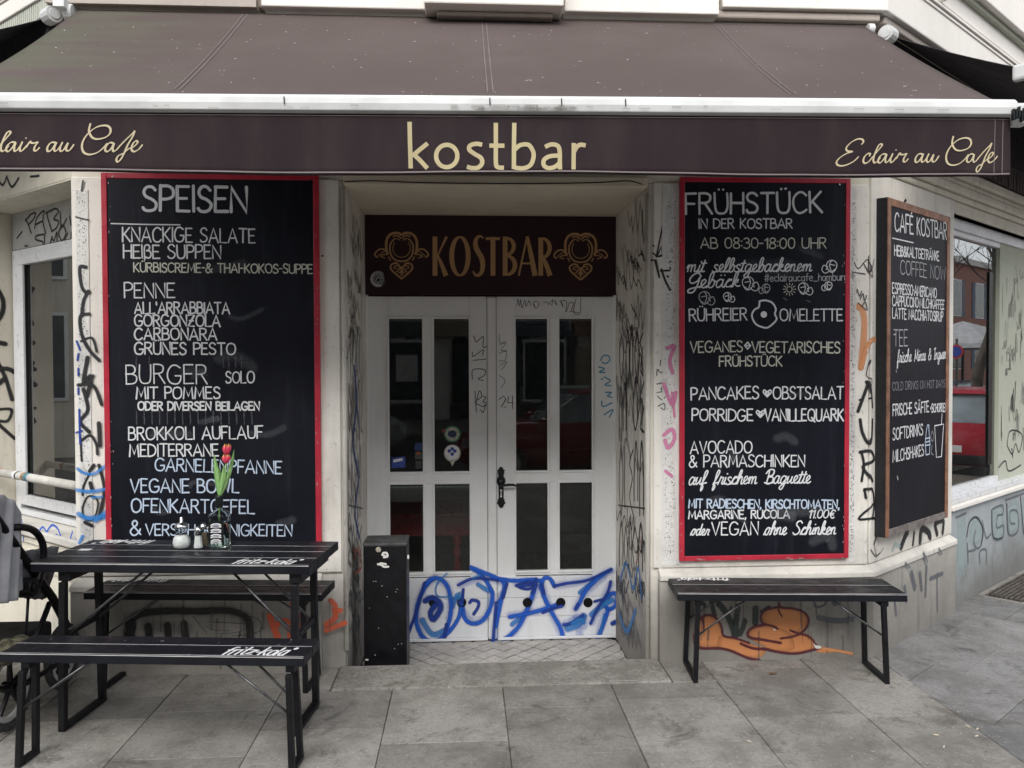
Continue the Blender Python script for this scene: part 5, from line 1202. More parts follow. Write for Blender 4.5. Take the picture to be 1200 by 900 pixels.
# column joints along x, staggered rows
jx = [.19+.59*k for k in range(-13, 5)]
for ci in range(len(jx)-1):
    offy = {0: -.35, 1: -.62, 2: -.55, 3: -.8}[ci % 4] if True else 0
    if abs(jx[ci]-.19) < .01: offy = -.62
    dpt = .49 if ci % 3 else .62
    k = -12
    while True:
        y0 = offy+k*dpt; k += 1
        if y0 > 3.2: break
        if y0+dpt < KY: continue
        for rn in ('A1', 'A2', 'A3', 'B'):
            p = clip([(jx[ci], y0), (jx[ci+1], y0), (jx[ci+1], y0+dpt), (jx[ci], y0+dpt)], regions[rn])
            if p and sum(q[1] for q in p)/len(p) > -3.4: slab(p, MAT['paver'], PVM)
            elif p: pv.prism([(x, y, -.04) for x, y in p], (0, 0, .039)) 
for ci in range(-16, 16):
    s0 = ci*.60+.12
    for k in range(-1, 12):
        c0 = k*.5+(ci % 3)*.17
        q = [PR.w(s0, 0, c0), PR.w(s0+.6, 0, c0), PR.w(s0+.6, 0, c0+.5), PR.w(s0, 0, c0+.5)]
        p = clip([(v.x, v.y) for v in q], regions['R'])
        if p:
            if sum(v[1] for v in p)/len(p) > -3.0 and sum(v[0] for v in p)/len(p) < 6.5: slab(p, MAT['paver2'], PVM)
            else: pv.prism([(x, y, -.04) for x, y in p], (0, 0, .039))
tag(pv.build('distant_paving', MAT['paver'], PVM), kind='stuff')
structure(MB().prism([(x, y, -.30) for x, y in [(-40, -14), (40, -14), (40, KY-.14), (-40, KY-.14)]], (0, 0, .17)).build('road', MAT['asphalt']))
structure(MB().box(-8, cx_+.2, KY-.13, KY, -.3, -.004).build('kerb', MAT['granite'], bevel=.01))
q = [PR.w(s, 0, c) for s, c in ((-4.5, 3.55), (30, 3.55), (30, 11), (-4.5, 11))]
structure(MB().prism([(v.x, v.y, -.30) for v in q], (0, 0, .174)).build('side_road', MAT['asphalt']))
q = [PR.w(s, 0, c) for s, c in ((tt+.3, 3.41), (25, 3.41), (25, 3.54), (tt+.3, 3.54))]
structure(MB().prism([(v.x, v.y, -.30) for v in q], (0, 0, .295)).build('kerb', MAT['granite'], bevel=.01))
structure(MB().box(-40, 40, -20, -14.01, -.3, .0).build('far_pavement', MAT['paver']))
# doorstep and entrance floor
DS = empty('doorstep', 'broad worn granite doorstep slab in front of the double door', 'step', (.2, -.17, 0))
m = MB(); m.box(X0-.028, X1+.052, -.342, -.004, -.05, .007); m.build('slab', MAT['granite'], DS, bevel=.006)
ink = Ink(Plane((0, 0, .0075), (0, 0, 1), (1, 0, 0)))
rr = random.Random(8); x = X0-.02
while x < X1+.03:
    x1 = x+rr.uniform(.05, .22); ink.stroke([(x, -.338), ((x+x1)/2, -.337+rr.uniform(-.003, .003)), (x1, -.338)], rr.uniform(.004, .010), jit=.3); x = x1+rr.uniform(.0, .06)
ink.done('worn_edge', spray('pale_worn_edge', (.55, .52, .46), .5, .7, .8, .8, 60), DS)
EF = structure(MB().box(X0, X1, -.004, YD, ZF-.03, ZF-.006).build('entrance_floor', MAT['grout']))
MB().box(X0, X1, -.003, .02, ZF, -.04).build('floor_riser', MAT['granite'], EF)
tr_ = [(1, 0, X1-.008), (-1, 0, -X0-.008), (0, 1, YD), (0, -1, -.021)]
T9 = .098; d_ = T9/sqrt(2)
for i in range(-22, 22):
    for j in range(-22, 22):
        cx, cy = .18+(i-j)*d_, .5+(i+j)*d_
        if not (X0-.1 < cx < X1+.1 and -.1 < cy < YD+.1): continue
        p = clip([(cx, cy-d_), (cx+d_, cy), (cx, cy+d_), (cx-d_, cy)], tr_)
        if p and area(p) > .0008: slab(p, MAT['tile'], EF, ZF, .008, 'tile', .0052, 0)
# small litter and gum on the slabs
GP = Plane((0, 0, .002), (0, 0, 1), (1, 0, 0)); ink = Ink(GP); ink.base = .002
rr = random.Random(2)
for i in range(210):
    x, y = rr.uniform(-2.4, 3.6), rr.uniform(-1.6, -.1)
    s = rr.uniform(.004, .013); ink.stroke([(x, y), (x+rr.uniform(-s, s), y+rr.uniform(-s, s))], s)
tag(ink.done('chewing_gum', spray('gum_spots', (.42, .41, .39), .5, .75, .8, .8, 60), None), 'small pale flattened gum spots scattered over the pavement slabs', 'gum', kind='stuff')
# a few leaves and cigarette ends
rr = random.Random(6)
for (px, py), nm, c_ in (((297, 783), 'orange', (.55, .16, .04)), ((905, 790), 'brown', (.18, .10, .05))):
    p = GP.at(px, py); Lf = MB().prism([p+Vector((.022*cos(a)*(1+.3*cos(3*a)), .012*sin(a), .004)) for a in [i*pi/5 for i in range(10)]], (0, 0, .002)).build('leaf', simple(nm+'_leaf', c_, .7), None); tag(Lf, 'small %s leaf lying on the slabs, %s' % (nm, 'below the bench behind the table' if nm == 'orange' else 'under the right-hand bench'), 'leaf')
m = MB()
for i in range(6):
    px, py = rr.choice(((rr.uniform(1000, 1180), rr.uniform(790, 880)), (rr.uniform(400, 1000), rr.uniform(790, 890)))); p = GP.at(px, py); an = rr.uniform(0, pi); d = Vector((cos(an), sin(an), 0))
    m.tube([p+Vector((0, 0, .0035)), p+d*.020+Vector((0, 0, .0035))], .0035, 6)
tag(m.build('cigarette_ends', simple('paper', (.6, .52, .42), .8), None), 'scattered small cigarette ends on the pavement slabs', 'litter', kind='stuff')
# grate
GT = empty('floor_grate', 'rusty cellar grating let into the pavement beside the right wall', 'grate', PR.w(2.4, 0, .15))
MB().pbox(PR, 1.86, 3.4, -.2, .004, .01, .05).pbox(PR, 1.86, 3.4, -.2, .004, .30, .33).pbox(PR, 1.83, 1.86, -.2, .005, .01, .33).build('rim', MAT['granite'], GT)
MB().pbox(PR, 1.86, 3.4, -.1, .003, .05, .30).build('pit', MAT['iron'], GT)
rust = simple('rusty_steel', (.13, .11, .095), .7, var=.3, nscale=20, bump=.3)
for i in range(8): MB().pbox(PR, 1.87, 3.4, .003, .016, .06+i*.031, .073+i*.031).build('grate_bar', rust, GT)
# ================================================================ graffiti
class Fold(Plane):
    def uv(s, px, py):
        a, b = PF.off(.0185).uv(px, py)
        if a <= 2.39: return (a, b)
        a, b = PR.off(.0185).uv(px, py); return (2.39+a, b)
    def w(s, a, b, c=0): return PF.w(a, b, c+.0185) if a <= 2.39 else PR.w(a-2.39, b, c+.0185)
def tags(P, strokes, w, mat, parent=B, sc=1., o=(0, 0), name='graffiti', sm=True, jit=.06):
    ink = Ink(P)
    for s in strokes:
        ww = w
        if isinstance(s, tuple) and isinstance(s[1], (float, int)): s, ww = s
        ink.px(s, ww, smooth=sm, scale=sc, o=o, jit=jit)
    return ink.done(name, SPR[mat], parent)
PDB = PP.off(.0345); K5 = dict(sc=4.286, o=(460, 650))
tags(PP.off(.0342), [[(205, 120), (150, 180), (120, 300), (150, 410)], [(285, 330), (294, 250), (276, 160), (225, 125)], [(175, 220), (240, 250), (210, 320)], [(360, 290), (400, 340), (470, 310), (500, 200)], [(340, 150), (450, 115), (560, 140)], [(545, 200), (518, 330), (510, 430)], [(620, 145), (720, 150), (690, 240), (640, 350), (580, 420)], [(590, 305), (720, 285), (850, 250)], [(745, 140), (790, 270), (850, 400)], [(820, 155), (970, 130), (1098, 80)], [(1060, 110), (960, 200), (920, 270)], [(860, 350), (950, 310), (960, 360)], [(1095, 150), (1000, 340)], [(1110, 210), (1070, 290), (1030, 420)], [(920, 320), (940, 400)]], .11, 'bluehaze', LL, **K5)
tags(PDB, [[(205, 120), (165, 160), (130, 240), (118, 330), (145, 405), (180, 432)], [(225, 430), (262, 400), (285, 330), (294, 250), (276, 160), (235, 120), (195, 122), (165, 150)], [(350, 245), (362, 318), (400, 346), (450, 332), (490, 270), (502, 200), (482, 150), (440, 95), (395, 65)],
 [(395, 65), (450, 85), (540, 125), (562, 150), (548, 215), (535, 235)], [(350, 250), (330, 320), (290, 380), (235, 430)], [(545, 230), (530, 300), (518, 360)], [(540, 122), (610, 130), (700, 125), (745, 132)],
 [(715, 165), (690, 240), (640, 350), (590, 405), (556, 425)], [(590, 312), (700, 290), (770, 270), (845, 245)], [(742, 160), (762, 118), (792, 122), (812, 158)], [(745, 165), (765, 220), (800, 290), (840, 360), (856, 415)],
 [(1095, 75), (1040, 110), (970, 180), (940, 240), (920, 272)], [(1060, 240), (1100, 195), (1128, 205), (1118, 255), (1085, 275), (1062, 245)], [(1080, 285), (1062, 340), (1030, 425)]], .050, 'blue', LL, name='graffiti', **K5)
tags(PDB.off(.003), [([(160, 142), (145, 195), (125, 270), (80, 395)], .032), ([(165, 232), (200, 215), (235, 240), (240, 275), (205, 325), (190, 290), (215, 255)], .058), ([(355, 175), (350, 240)], .034), ([(330, 152), (400, 120), (470, 120), (530, 128)], .03), ([(408, 298), (430, 262), (430, 236), (400, 228), (388, 240)], .036),
 ([(270, 350), (262, 425)], .036), ([(520, 240), (513, 330), (505, 437)], .032), ([(575, 145), (555, 215)], .034), ([(622, 155), (680, 135), (722, 150), (680, 172), (630, 158), (700, 150)], .034), ([(720, 120), (715, 165), (700, 190)], .036), ([(750, 150), (760, 195)], .036),
 ([(810, 157), (880, 142), (970, 130), (1040, 100), (1098, 72)], .030), ([(755, 290), (800, 272), (850, 258)], .036), ([(860, 352), (900, 342), (955, 305)], .036), ([(1095, 135), (1080, 190), (1030, 270), (995, 345)], .032), ([(1015, 235), (1050, 225)], .03), ([(1105, 345), (1118, 338)], .05), ([(340, 240), (348, 250)], .05), ([(920, 268), (930, 250)], .034)], .03, 'bluedark', LL, **K5)
tags(PDB.off(-.0003), [([(150, 330), (200, 400), (260, 380)], .07), ([(300, 260), (330, 200), (345, 290)], .06), ([(430, 150), (480, 180)], .06), ([(600, 350), (660, 300)], .06), ([(880, 370), (930, 350), (960, 310)], .09), ([(1000, 300), (1060, 250), (1100, 230)], .07), ([(940, 190), (1010, 130)], .05)], .05, 'bluesoft', LL, **K5)
tags(PDB.off(.006), [[(272, 95), (235, 130), (217, 170), (228, 208), (290, 212), (335, 222)], ([(905, 345), (945, 325), (960, 340)], .05), [(1062, 300), (1040, 400)], [(400, 120), (440, 100)]], .022, 'bluesoft', LL, **K5)
PDT = PP.off(.0205); K7 = dict(sc=3.217, o=(420, 340))
tags(PDT, [[(435, 173), (445, 195), (470, 175), (470, 215), (485, 210)], [(430, 235), (432, 250), (470, 225), (468, 245)], [(432, 265), (480, 260)], [(430, 335), (432, 300), (475, 300), (476, 320), (452, 335), (470, 340)], [(440, 380), (442, 430), (455, 380), (465, 400), (447, 415)], [(470, 400), (480, 405), (470, 420), (482, 425)], [(445, 460), (445, 430), (470, 440), (480, 430), (470, 462), (460, 450)]], .006, 'marker', LL, name='marker_tag', **K7)
tags(PDT, [[(585, 468), (590, 464), (593, 468), (587, 477), (593, 477)], [(596, 465), (595, 472), (601, 472)], [(600.5, 464), (600.5, 479)]], .006, 'marker', LR, name='marker_tag', sm=False)
tags(PDT, [[(585, 392), (586, 402), (593, 400)], [(586, 404), (593, 402), (587, 410), (594, 411)], [(585, 414), (593, 412), (592, 422), (585, 423)], [(586, 428), (594, 424), (588, 433)], [(585, 440), (592, 446), (587, 455)]], .006, 'markerfaint', LR, name='marker_tag')
K6 = dict(sc=5, o=(560, 340))
tags(PDT, [[(230, 90), (234, 52), (244, 92), (250, 55), (258, 105), (275, 60), (282, 95), (300, 62), (310, 92)], [(330, 100), (325, 75), (345, 65), (358, 85), (340, 108), (330, 85)], [(385, 70), (410, 72), (415, 85), (440, 55), (432, 90)], [(445, 65), (462, 88), (452, 60)], [(480, 60), (500, 100), (490, 62), (520, 70), (515, 130), (535, 75)], [(540, 75), (560, 75), (545, 125)], [(575, 50), (560, 130), (598, 135), (602, 45)], [(540, 125), (590, 132)]], .0045, 'marker', LR, name='marker_tag', **K6)
tags(PDT, [[(718, 412), (735, 385), (765, 385), (772, 412), (748, 430), (728, 422)], [(708, 450), (740, 460), (712, 480), (745, 482)], [(725, 518), (729, 524)], [(740, 510), (775, 530), (745, 555), (780, 560)], [(748, 600), (782, 600), (760, 620), (786, 628)], [(725, 650), (732, 682), (786, 660)], [(740, 730), (790, 700), (770, 745)]], .011, 'sky', LR, name='marker_tag', **K6)
# orange shapes on the right plinth
PPL = PF.off(.0505); K8 = dict(sc=5.4545, o=(780, 700))
ink = Ink(PPL)
for pts in ([(190, 215), (215, 135), (265, 108), (325, 130), (360, 200), (372, 260), (340, 320), (250, 322), (192, 290)], [(340, 245), (470, 268), (560, 300), (640, 330), (600, 385), (480, 370), (400, 335), (330, 322)], [(610, 120), (660, 75), (760, 62), (870, 90), (912, 150), (885, 205), (800, 250), (730, 240), (640, 180)], [(525, 235), (560, 195), (640, 178), (740, 200), (800, 240), (820, 330), (700, 345), (600, 300), (535, 262)], [(740, 255), (870, 225), (935, 255), (962, 305), (920, 340), (800, 355), (730, 340)], [(950, 325), (1040, 330), (1080, 350), (980, 352)]):
    ink.fillpx(pts, 5.4545, (780, 700))
ink.done('graffiti', SPR['orangefill'], B)
tags(PPL.off(-.0002), [([(340, 40), (380, 90), (420, 170), (440, 240)], .055), ([(462, 60), (452, 140), (450, 240)], .05), ([(505, 150), (495, 190), (475, 235)], .045), ([(575, 70), (572, 160)], .055), ([(290, 20), (312, 115)], .04), ([(210, 20), (240, 40), (250, 60)], .03), ([(660, 60), (610, 90)], .03), ([(420, 60), (400, 100)], .02)], .05, 'dkgreen', **K8)
tags(PPL.off(.002), [[(182, 235), (188, 298), (235, 325), (340, 325), (420, 342), (520, 385), (600, 402)], ([(188, 212), (215, 148), (265, 112), (322, 132), (357, 190), (372, 245), (450, 262), (535, 292)], .020), [(480, 295), (560, 325), (655, 332)], [(620, 325), (720, 348), (830, 358), (930, 338), (985, 322)], ([(735, 262), (830, 245), (890, 205), (914, 150), (890, 100), (820, 72), (740, 65), (722, 35)], .020), ([(722, 62), (640, 80), (608, 118), (622, 165), (690, 185), (715, 200)], .020), [(625, 176), (560, 190), (525, 222), (537, 255), (620, 270), (735, 290)], ([(795, 210), (850, 230), (915, 250), (962, 300)], .018), ([(722, 60), (724, 90), (742, 120)], .015), ([(195, 98), (235, 140), (244, 212)], .016)], .024, 'maroon', **K8)
tags(PPL.off(.001), [([(990, 325), (1080, 338), (1190, 358)], .03)], .03, 'orange', **K8)
tags(PPL, [([(945, 15), (960, 60), (1010, 50), (1030, 15)], .02), ([(1065, 20), (1080, 50), (1130, 20)], .018), ([(960, 60), (970, 130)], .008), ([(980, 130), (1100, 150), (1190, 140)], .05)], .02, 'grey', **K8)
tags(PPL.off(.003), [([(955, 290), (962, 315), (985, 318)], .02), ([(690, 205), (700, 207)], .01)], .02, 'whitechip', **K8)
tags(PF.off(.0008), [[(776, 716), (778, 710), (786, 708), (795, 710)], [(776, 713), (774, 728), (781, 742), (785, 730), (781, 720)], [(780, 719), (783, 722), (786, 719), (789, 722), (792, 719), (795, 722)], [(782, 732), (788, 737), (795, 735)]], .004, 'marker', name='marker_tag', sm=False)
# left plinth
K9 = dict(sc=4.2857, o=(140, 640))
tags(PPL.off(-.0003), [([(45, 385), (75, 355), (130, 335), (250, 325), (400, 327), (520, 322), (600, 337), (648, 380), (656, 470)], .13), ([(145, 400), (335, 420)], .16)], .1, 'blackhaze', **K9)
tags(PPL, [([(45, 385), (75, 355), (130, 335), (250, 325), (400, 327), (520, 322), (600, 337), (648, 380), (656, 470)], .055), ([(145, 405), (152, 480)], .06), ([(242, 398), (248, 480)], .06), ([(325, 388), (335, 480)], .06), ([(60, 390), (50, 440), (60, 480)], .09), ([(605, 435), (600, 460)], .012)], .05, 'blackfat', **K9)
tags(PPL, [([(555, 330), (640, 350), (700, 370), (712, 420), (640, 445), (560, 450)], .006), ([(450, 380), (560, 385), (650, 395), (600, 430), (500, 440)], .006), ([(370, 350), (440, 440)], .006), ([(430, 400), (470, 420), (560, 425)], .005)], .006, 'markerfaint', **K9)
tags(PPL, [([(755, 350), (772, 400), (795, 455)], .045), ([(775, 420), (810, 378), (850, 385), (858, 455)], .038), ([(868, 290), (880, 330), (905, 350)], .04), ([(880, 350), (905, 440)], .045)], .04, 'red', **K9)
tags(PF.off(.0505), [([(1060, 272), (1085, 300), (1080, 325), (1112, 322)], .035), ([(1088, 330), (1078, 365), (1040, 392)], .04), ([(1040, 422), (1090, 402), (1132, 385)], .035)], .04, 'red', **K9)
# right corner, left pier, small ones
FO = Fold((0, 0, 0), (0, -1, 0)); KA = dict(sc=2.371, o=(980, 300))
tags(FO, [([(92, 350), (86, 360), (60, 432)], .030), ([(90, 352), (98, 385), (100, 420)], .026), ([(64, 400), (98, 395)], .018), ([(66, 455), (72, 490), (88, 520), (98, 505), (100, 455)], .030), ([(70, 545), (76, 580), (70, 625)], .024), ([(66, 545), (96, 542), (104, 565), (74, 585), (100, 625)], .030), ([(78, 648), (100, 650), (104, 690), (100, 730)], .026), ([(78, 650), (82, 672)], .026), ([(100, 690), (62, 730), (104, 728), (114, 760), (104, 800)], .022), ([(104, 800), (112, 832), (130, 812)], .008)], .028, 'black', **KA)
tags(FO, [([(55, 140), (72, 150), (78, 200), (68, 310)], .06), ([(68, 310), (92, 240), (112, 235), (120, 265)], .05), ([(40, 130), (50, 180)], .05), ([(38, 260), (36, 320)], .03)], .05, 'orange', **KA)
tags(FO, [[(48, 88), (40, 100), (52, 110), (56, 95)], [(58, 92), (64, 112), (70, 98)], [(66, 120), (74, 105), (78, 125), (84, 110)], [(60, 130), (70, 140), (82, 150)], [(72, 140), (80, 128), (86, 150)], [(50, 20), (62, 35), (95, 10), (100, 60), (75, 20)], [(90, 0), (96, 45), (104, 10)], [(44, 45), (80, 50)], [(96, 290), (92, 330), (98, 345), (90, 370)]], .007, 'marker', name='marker_tag', **KA)
tags(FO, [([(110, 505), (124, 500)], .02), ([(112, 520), (118, 515)], .02)], .02, 'pink', **KA)
PLS = PF.off(.0245)
KB_ = dict(sc=2.5, o=(0, 200))
tags(PLS, [([(252, 283), (234, 285), (240, 340), (255, 358), (262, 350), (246, 380), (240, 425)], .030), ([(262, 420), (236, 428), (240, 480), (262, 525), (290, 555)], .030), ([(238, 500), (270, 490), (283, 530)], .02), ([(257, 548), (246, 620), (268, 600), (256, 660)], .036), ([(230, 628), (274, 630), (298, 685)], .030), ([(245, 640), (258, 700), (236, 735), (262, 765)], .032), ([(240, 790), (265, 775), (282, 800), (286, 830)], .024), ([(290, 740), (293, 805)], .036), ([(240, 850), (236, 780)], .018), ([(244, 30), (240, 58)], .016), ([(222, 135), (240, 140), (262, 145)], .010)], .03, 'black', **KB_)
tags(PLS, [([(105, 552), (110, 545)], .03), ([(116, 545), (122, 570), (120, 590), (116, 606)], .028), ([(105, 555), (98, 570), (97, 580)], .020), ([(106, 566), (108, 573)], .034), ([(112, 582), (103, 582), (97, 595), (99, 606), (106, 610), (112, 604), (115, 590), (112, 582)], .016), ([(100, 612), (108, 616)], .03)], .02, 'black')
tags(PLS.off(.002), [([(91, 549), (98, 554), (110, 555), (125, 545)], .03), ([(90.5, 574), (105, 576), (125, 573)], .035), ([(92, 602), (103, 607), (125, 605)], .045), ([(93, 636), (97, 628)], .03), ([(108, 583), (120, 582)], .02), ([(112, 610), (124, 600)], .04)], .03, 'bluesoft')
tags(PLS.off(.001), [[(90, 400), (94, 410)], [(92, 415), (91, 422)], [(92, 432), (92, 440)], [(92, 455), (92, 462)], [(93, 480), (94, 520)], [(89.5, 507), (96, 505)]], .018, 'bluedark')
PF2 = PF.off(.0188); KC = dict(sc=6, o=(600, 190))
tags(PF2, [([(1072, 388), (1045, 520), (1015, 665)], .010), ([(990, 640), (1022, 665), (1050, 655)], .010), ([(1020, 665), (1050, 595), (1058, 660), (1035, 665)], .009), ([(1075, 600), (1065, 690), (1088, 620), (1090, 720), (1115, 700)], .010), ([(980, 690), (1008, 690), (1035, 810)], .012), ([(1045, 765), (1110, 762), (1110, 740)], .012), ([(1050, 755), (1075, 830), (1110, 900)], .014), ([(1092, 802), (1094, 804)], .014), ([(993, 588), (995, 590)], .012)], .01, 'marker', name='marker_tag', sm=False, **KC)
KD = dict(sc=2.5, o=(740, 200))
tags(PF2, [[(85, 555), (84, 572)], [(74, 600), (76, 582), (86, 592), (98, 582), (98, 605)], [(74, 625), (98, 622), (86, 640), (98, 645), (74, 650)], [(76, 660), (90, 672), (99, 662)], [(78, 690), (95, 682), (97, 700), (86, 695)]], .006, 'marker', name='marker_tag', **KD)
tags(PF2.off(.003), [([(105, 520), (125, 515), (112, 555), (120, 592)], .035), ([(95, 625), (118, 685), (130, 650)], .035), ([(118, 650), (126, 720)], .022), ([(95, 775), (118, 758), (126, 785), (108, 812), (98, 790)], .035), ([(100, 880), (118, 895)], .03)], .03, 'pink', **KD)
PJW = Plane(PL.w(-SW-.0195, 0, 0), PL.t)
tags(PJW, [([(-6, 335), (3, 350), (3, 365), (-4, 378)], .045), ([(-4, 401), (6, 403)], .05), ([(-3, 425), (6, 442), (14, 468)], .04), ([(-5, 433), (8, 432), (17, 436)], .045), ([(-5, 452), (4, 445)], .05), ([(-4, 480), (13, 480), (9, 493), (-2, 493)], .03), ([(-3, 496), (17, 514)], .035)], .04, 'blackfat')
KE = dict(sc=6, o=(0, 150))
tags(PLW.off(.0155), [[(180, 640), (200, 680), (220, 738)], [(180, 655), (215, 610), (250, 600), (238, 640), (205, 675)], [(245, 705), (262, 630), (312, 582), (302, 650), (322, 740)], [(250, 680), (300, 655)], [(328, 590), (345, 660), (365, 722)], [(325, 600), (390, 568), (412, 590), (380, 640), (412, 655), (400, 700), (365, 728)], [(425, 590), (432, 700), (470, 640)], [(308, 748), (260, 758), (255, 785), (302, 800), (300, 828), (248, 855)], [(315, 745), (318, 830), (350, 820), (368, 765)], [(365, 772), (382, 790), (402, 735), (405, 812)], [(440, 680), (415, 740), (440, 792), (466, 740), (448, 683)], [(480, 740), (455, 800), (495, 800), (505, 735)], [(490, 620), (500, 680)], [(120, 775), (155, 730)], [(175, 830), (197, 828)]], .014, 'marker', name='marker_tag', **KE)
tags(PLW.off(.0155), [[(22, 299.5), (50, 294), (84, 287.5)]], .004, 'marker', name='marker_tag', sm=False)
tags(PL.off(.0008), [([(-5, 205), (3, 217), (8, 207)], .025), ([(8, 207), (14, 219), (22, 209)], .025), ([(36, 207), (46, 206)], .02)], .02, 'black')
PPA = PL.off(-.0545); KF = dict(sc=6, o=(0, 540))
tags(PPA, [([(145, 560), (150, 410), (164, 480), (166, 560)], .018), ([(262, 520), (298, 468), (325, 492), (335, 550)], .024), ([(325, 510), (368, 452), (410, 480), (432, 540), (460, 562)], .026), ([(378, 540), (402, 522), (410, 550)], .03), ([(488, 580), (512, 500)], .022), ([(530, 580), (560, 520)], .03)], .02, 'blue', **KF)
# right wall sprays
KG = dict(sc=5, o=(960, 560)); PRA = PR.off(.0008)
ink = Ink(PRA)
for pts in ([(805, 240), (860, 215), (862, 520), (812, 560)], [(880, 260), (940, 220), (960, 330), (930, 400), (880, 380)], [(1010, 190), (1075, 160), (1080, 350), (1020, 360)], [(1095, 160), (1165, 120), (1170, 310), (1105, 330)], [(1180, 120), (1260, 90), (1260, 300), (1190, 320)]): ink.fillpx(pts, 5, (960, 560))
ink.done('graffiti', SPR['mint'], B)
tags(PRA.off(.001), [[(865, 345), (880, 260), (922, 230), (960, 300), (950, 390), (922, 412), (905, 372), (915, 312)], [(955, 250), (978, 350), (1005, 330)], [(1010, 190), (1018, 345), (1072, 352), (1080, 280), (1040, 292), (1045, 222), (1076, 212), (1072, 160), (1015, 182)], [(1098, 150), (1108, 325), (1162, 312), (1162, 202), (1120, 195), (1120, 262), (1146, 266)], [(1178, 110), (1198, 330)], [(868, 385), (872, 500)], [(870, 432), (912, 420)], [(940, 500), (940, 432), (976, 422), (978, 500)], [(800, 232), (860, 205)], [(1205, 150), (1240, 140), (1250, 250), (1210, 270)], [(1090, 130), (1200, 90)]], .028, 'grey', **KG)
tags(PRA.off(.002), [[(865, 345), (880, 262), (922, 232), (958, 300), (948, 388)], [(1012, 190), (1020, 345), (1072, 350)], [(1098, 150), (1108, 325)], [(1178, 110), (1198, 330)]], .014, 'black', **KG)
tags(PR.off(.0185), [([(480, 405), (500, 350), (515, 320)], .07), ([(548, 390), (556, 320)], .04), ([(590, 375), (600, 300), (640, 320), (650, 350)], .07), ([(632, 300), (640, 350)], .03), ([(690, 330), (680, 270), (725, 250), (722, 320)], .06), ([(300, 420), (330, 460), (350, 440)], .01)], .04, 'black', **KG)
tags(PR.off(.0190), [([(430, 420), (445, 390), (470, 400)], .05)], .04, 'mint', **KG)
tags(PR.off(.0515), [([(540, 560), (560, 640)], .08), ([(590, 560), (600, 650)], .06), ([(628, 520), (622, 690)], .05), ([(690, 560), (692, 780)], .03), ([(650, 590), (720, 560)], .045), ([(500, 640), (510, 720)], .05), ([(440, 700), (450, 800)], .04)], .04, 'grey', **KG)
tags(PR.off(.063), [([(505, 500), (530, 525)], .03), ([(610, 440), (632, 490)], .04), ([(700, 415), (718, 445)], .03)], .03, 'grey', **KG)
ink = Ink(PR.off(-.0695)); scribble(ink, (2.6, 3.5, 1.7, 2.6), 34, .006, 3); scribble(ink, (2.6, 3.5, .95, 1.7), 24, .008, 5); ink.done('marker_tag', SPR['marker'], B)
tags(PR.off(-.0695), [([(1180, 522), (1183, 506), (1192, 505), (1198, 512), (1194, 530), (1190, 520), (1186, 532), (1180, 522)], .02), ([(1170, 548), (1178, 540), (1182, 552), (1196, 545)], .02)], .02, 'black')
# the jambs, thick with tags
for P, xa, xb, seed, mt in ((PJR.off(.006), 723, 758, 21, 'black'), (PJL.off(.006), 406, 426, 31, 'markerfaint')):
    r = random.Random(seed); 
    def pxs(n_, y0, y1, hh, w, m_, xs=1.):
        ink = Ink(P)
        for i in range(n_):
            cx = r.uniform(xa+2, xb-4); cy = r.uniform(y0, y1); h_ = r.uniform(.5, 1)*hh; wd = r.uniform(3, 8)*xs*(xb-xa)/35; pts = []; k = r.randint(4, 8)
            for j in range(k): pts.append((min(xb, max(xa, cx+(j/(k-1)-.5)*2*wd+r.uniform(-1.5, 1.5))), cy+(h_ if j % 2 else -h_)*r.uniform(.3, 1)+j*2))
            ink.px(pts, w*r.uniform(.7, 1.3))
        return ink.done('graffiti', SPR[m_], B)
    W9 = (xb-xa)/35
    ink = Ink(P)
    for yc, hh in ((415, 34), (480, 40), (560, 44), (640, 30)):
        x = xa+3*W9
        while x < xb-4*W9:
            y0, y1 = yc-hh*r.uniform(.6, 1), yc+hh*r.uniform(.5, 1); w_ = r.uniform(3, 6)*W9; ty = r.randint(0, 3)
            if ty == 0: pts = [(x, y0), (x-.5, yc), (x, y1)]
            elif ty == 1: pts = [(x, y1), (x, yc), (x+w_/2, y0), (x+w_, yc-hh*.3), (x+w_, y1)]
            elif ty == 2: pts = [(x+w_, y0), (x, yc-hh*.4), (x+w_*.8, yc), (x, yc+hh*.5), (x+w_, y1)]
            else: pts = [(x+w_/2, y0), (x, yc), (x+w_/2, y1), (x+w_, yc), (x+w_/2, y0)]
            ink.px(pts, .028*r.uniform(.8, 1.3)); x += w_+r.uniform(1, 3)*W9
    ink.px([(xa+2, 592), (xb-1, 596)], .014); ink.done('graffiti', SPR[mt], B)
    pxs(16, 280, 400, 10, .010, 'marker'); pxs(12, 380, 600, 18, .009, 'marker'); pxs(12, 240, 560, 24, .06, 'stain'); pxs(14, 600, 700, 18, .014, 'marker'); pxs(8, 690, 750, 16, .08, 'stain')
tags(PJR.off(.009), [([(727, 680), (734, 660), (742, 690), (748, 665), (752, 700)], .05), ([(726, 720), (735, 740), (745, 715)], .07)], .05, 'bluesoft')
tags(PJL.off(.009), [([(415, 430), (418, 470), (414, 520), (420, 560), (416, 600), (421, 630)], .05), ([(418, 400), (416, 450), (421, 500)], .025)], .05, 'bluedark')
tags(PJL.off(.010), [([(413, 660), (416, 645), (421, 650), (420, 668), (415, 672)], .02), ([(421, 640), (424, 662), (419, 670)], .022), ([(413, 642), (417, 655)], .02)], .02, 'red')
tags(PJR.off(.010), [([(745, 660), (750, 648), (752, 625)], .006)], .02, 'red')
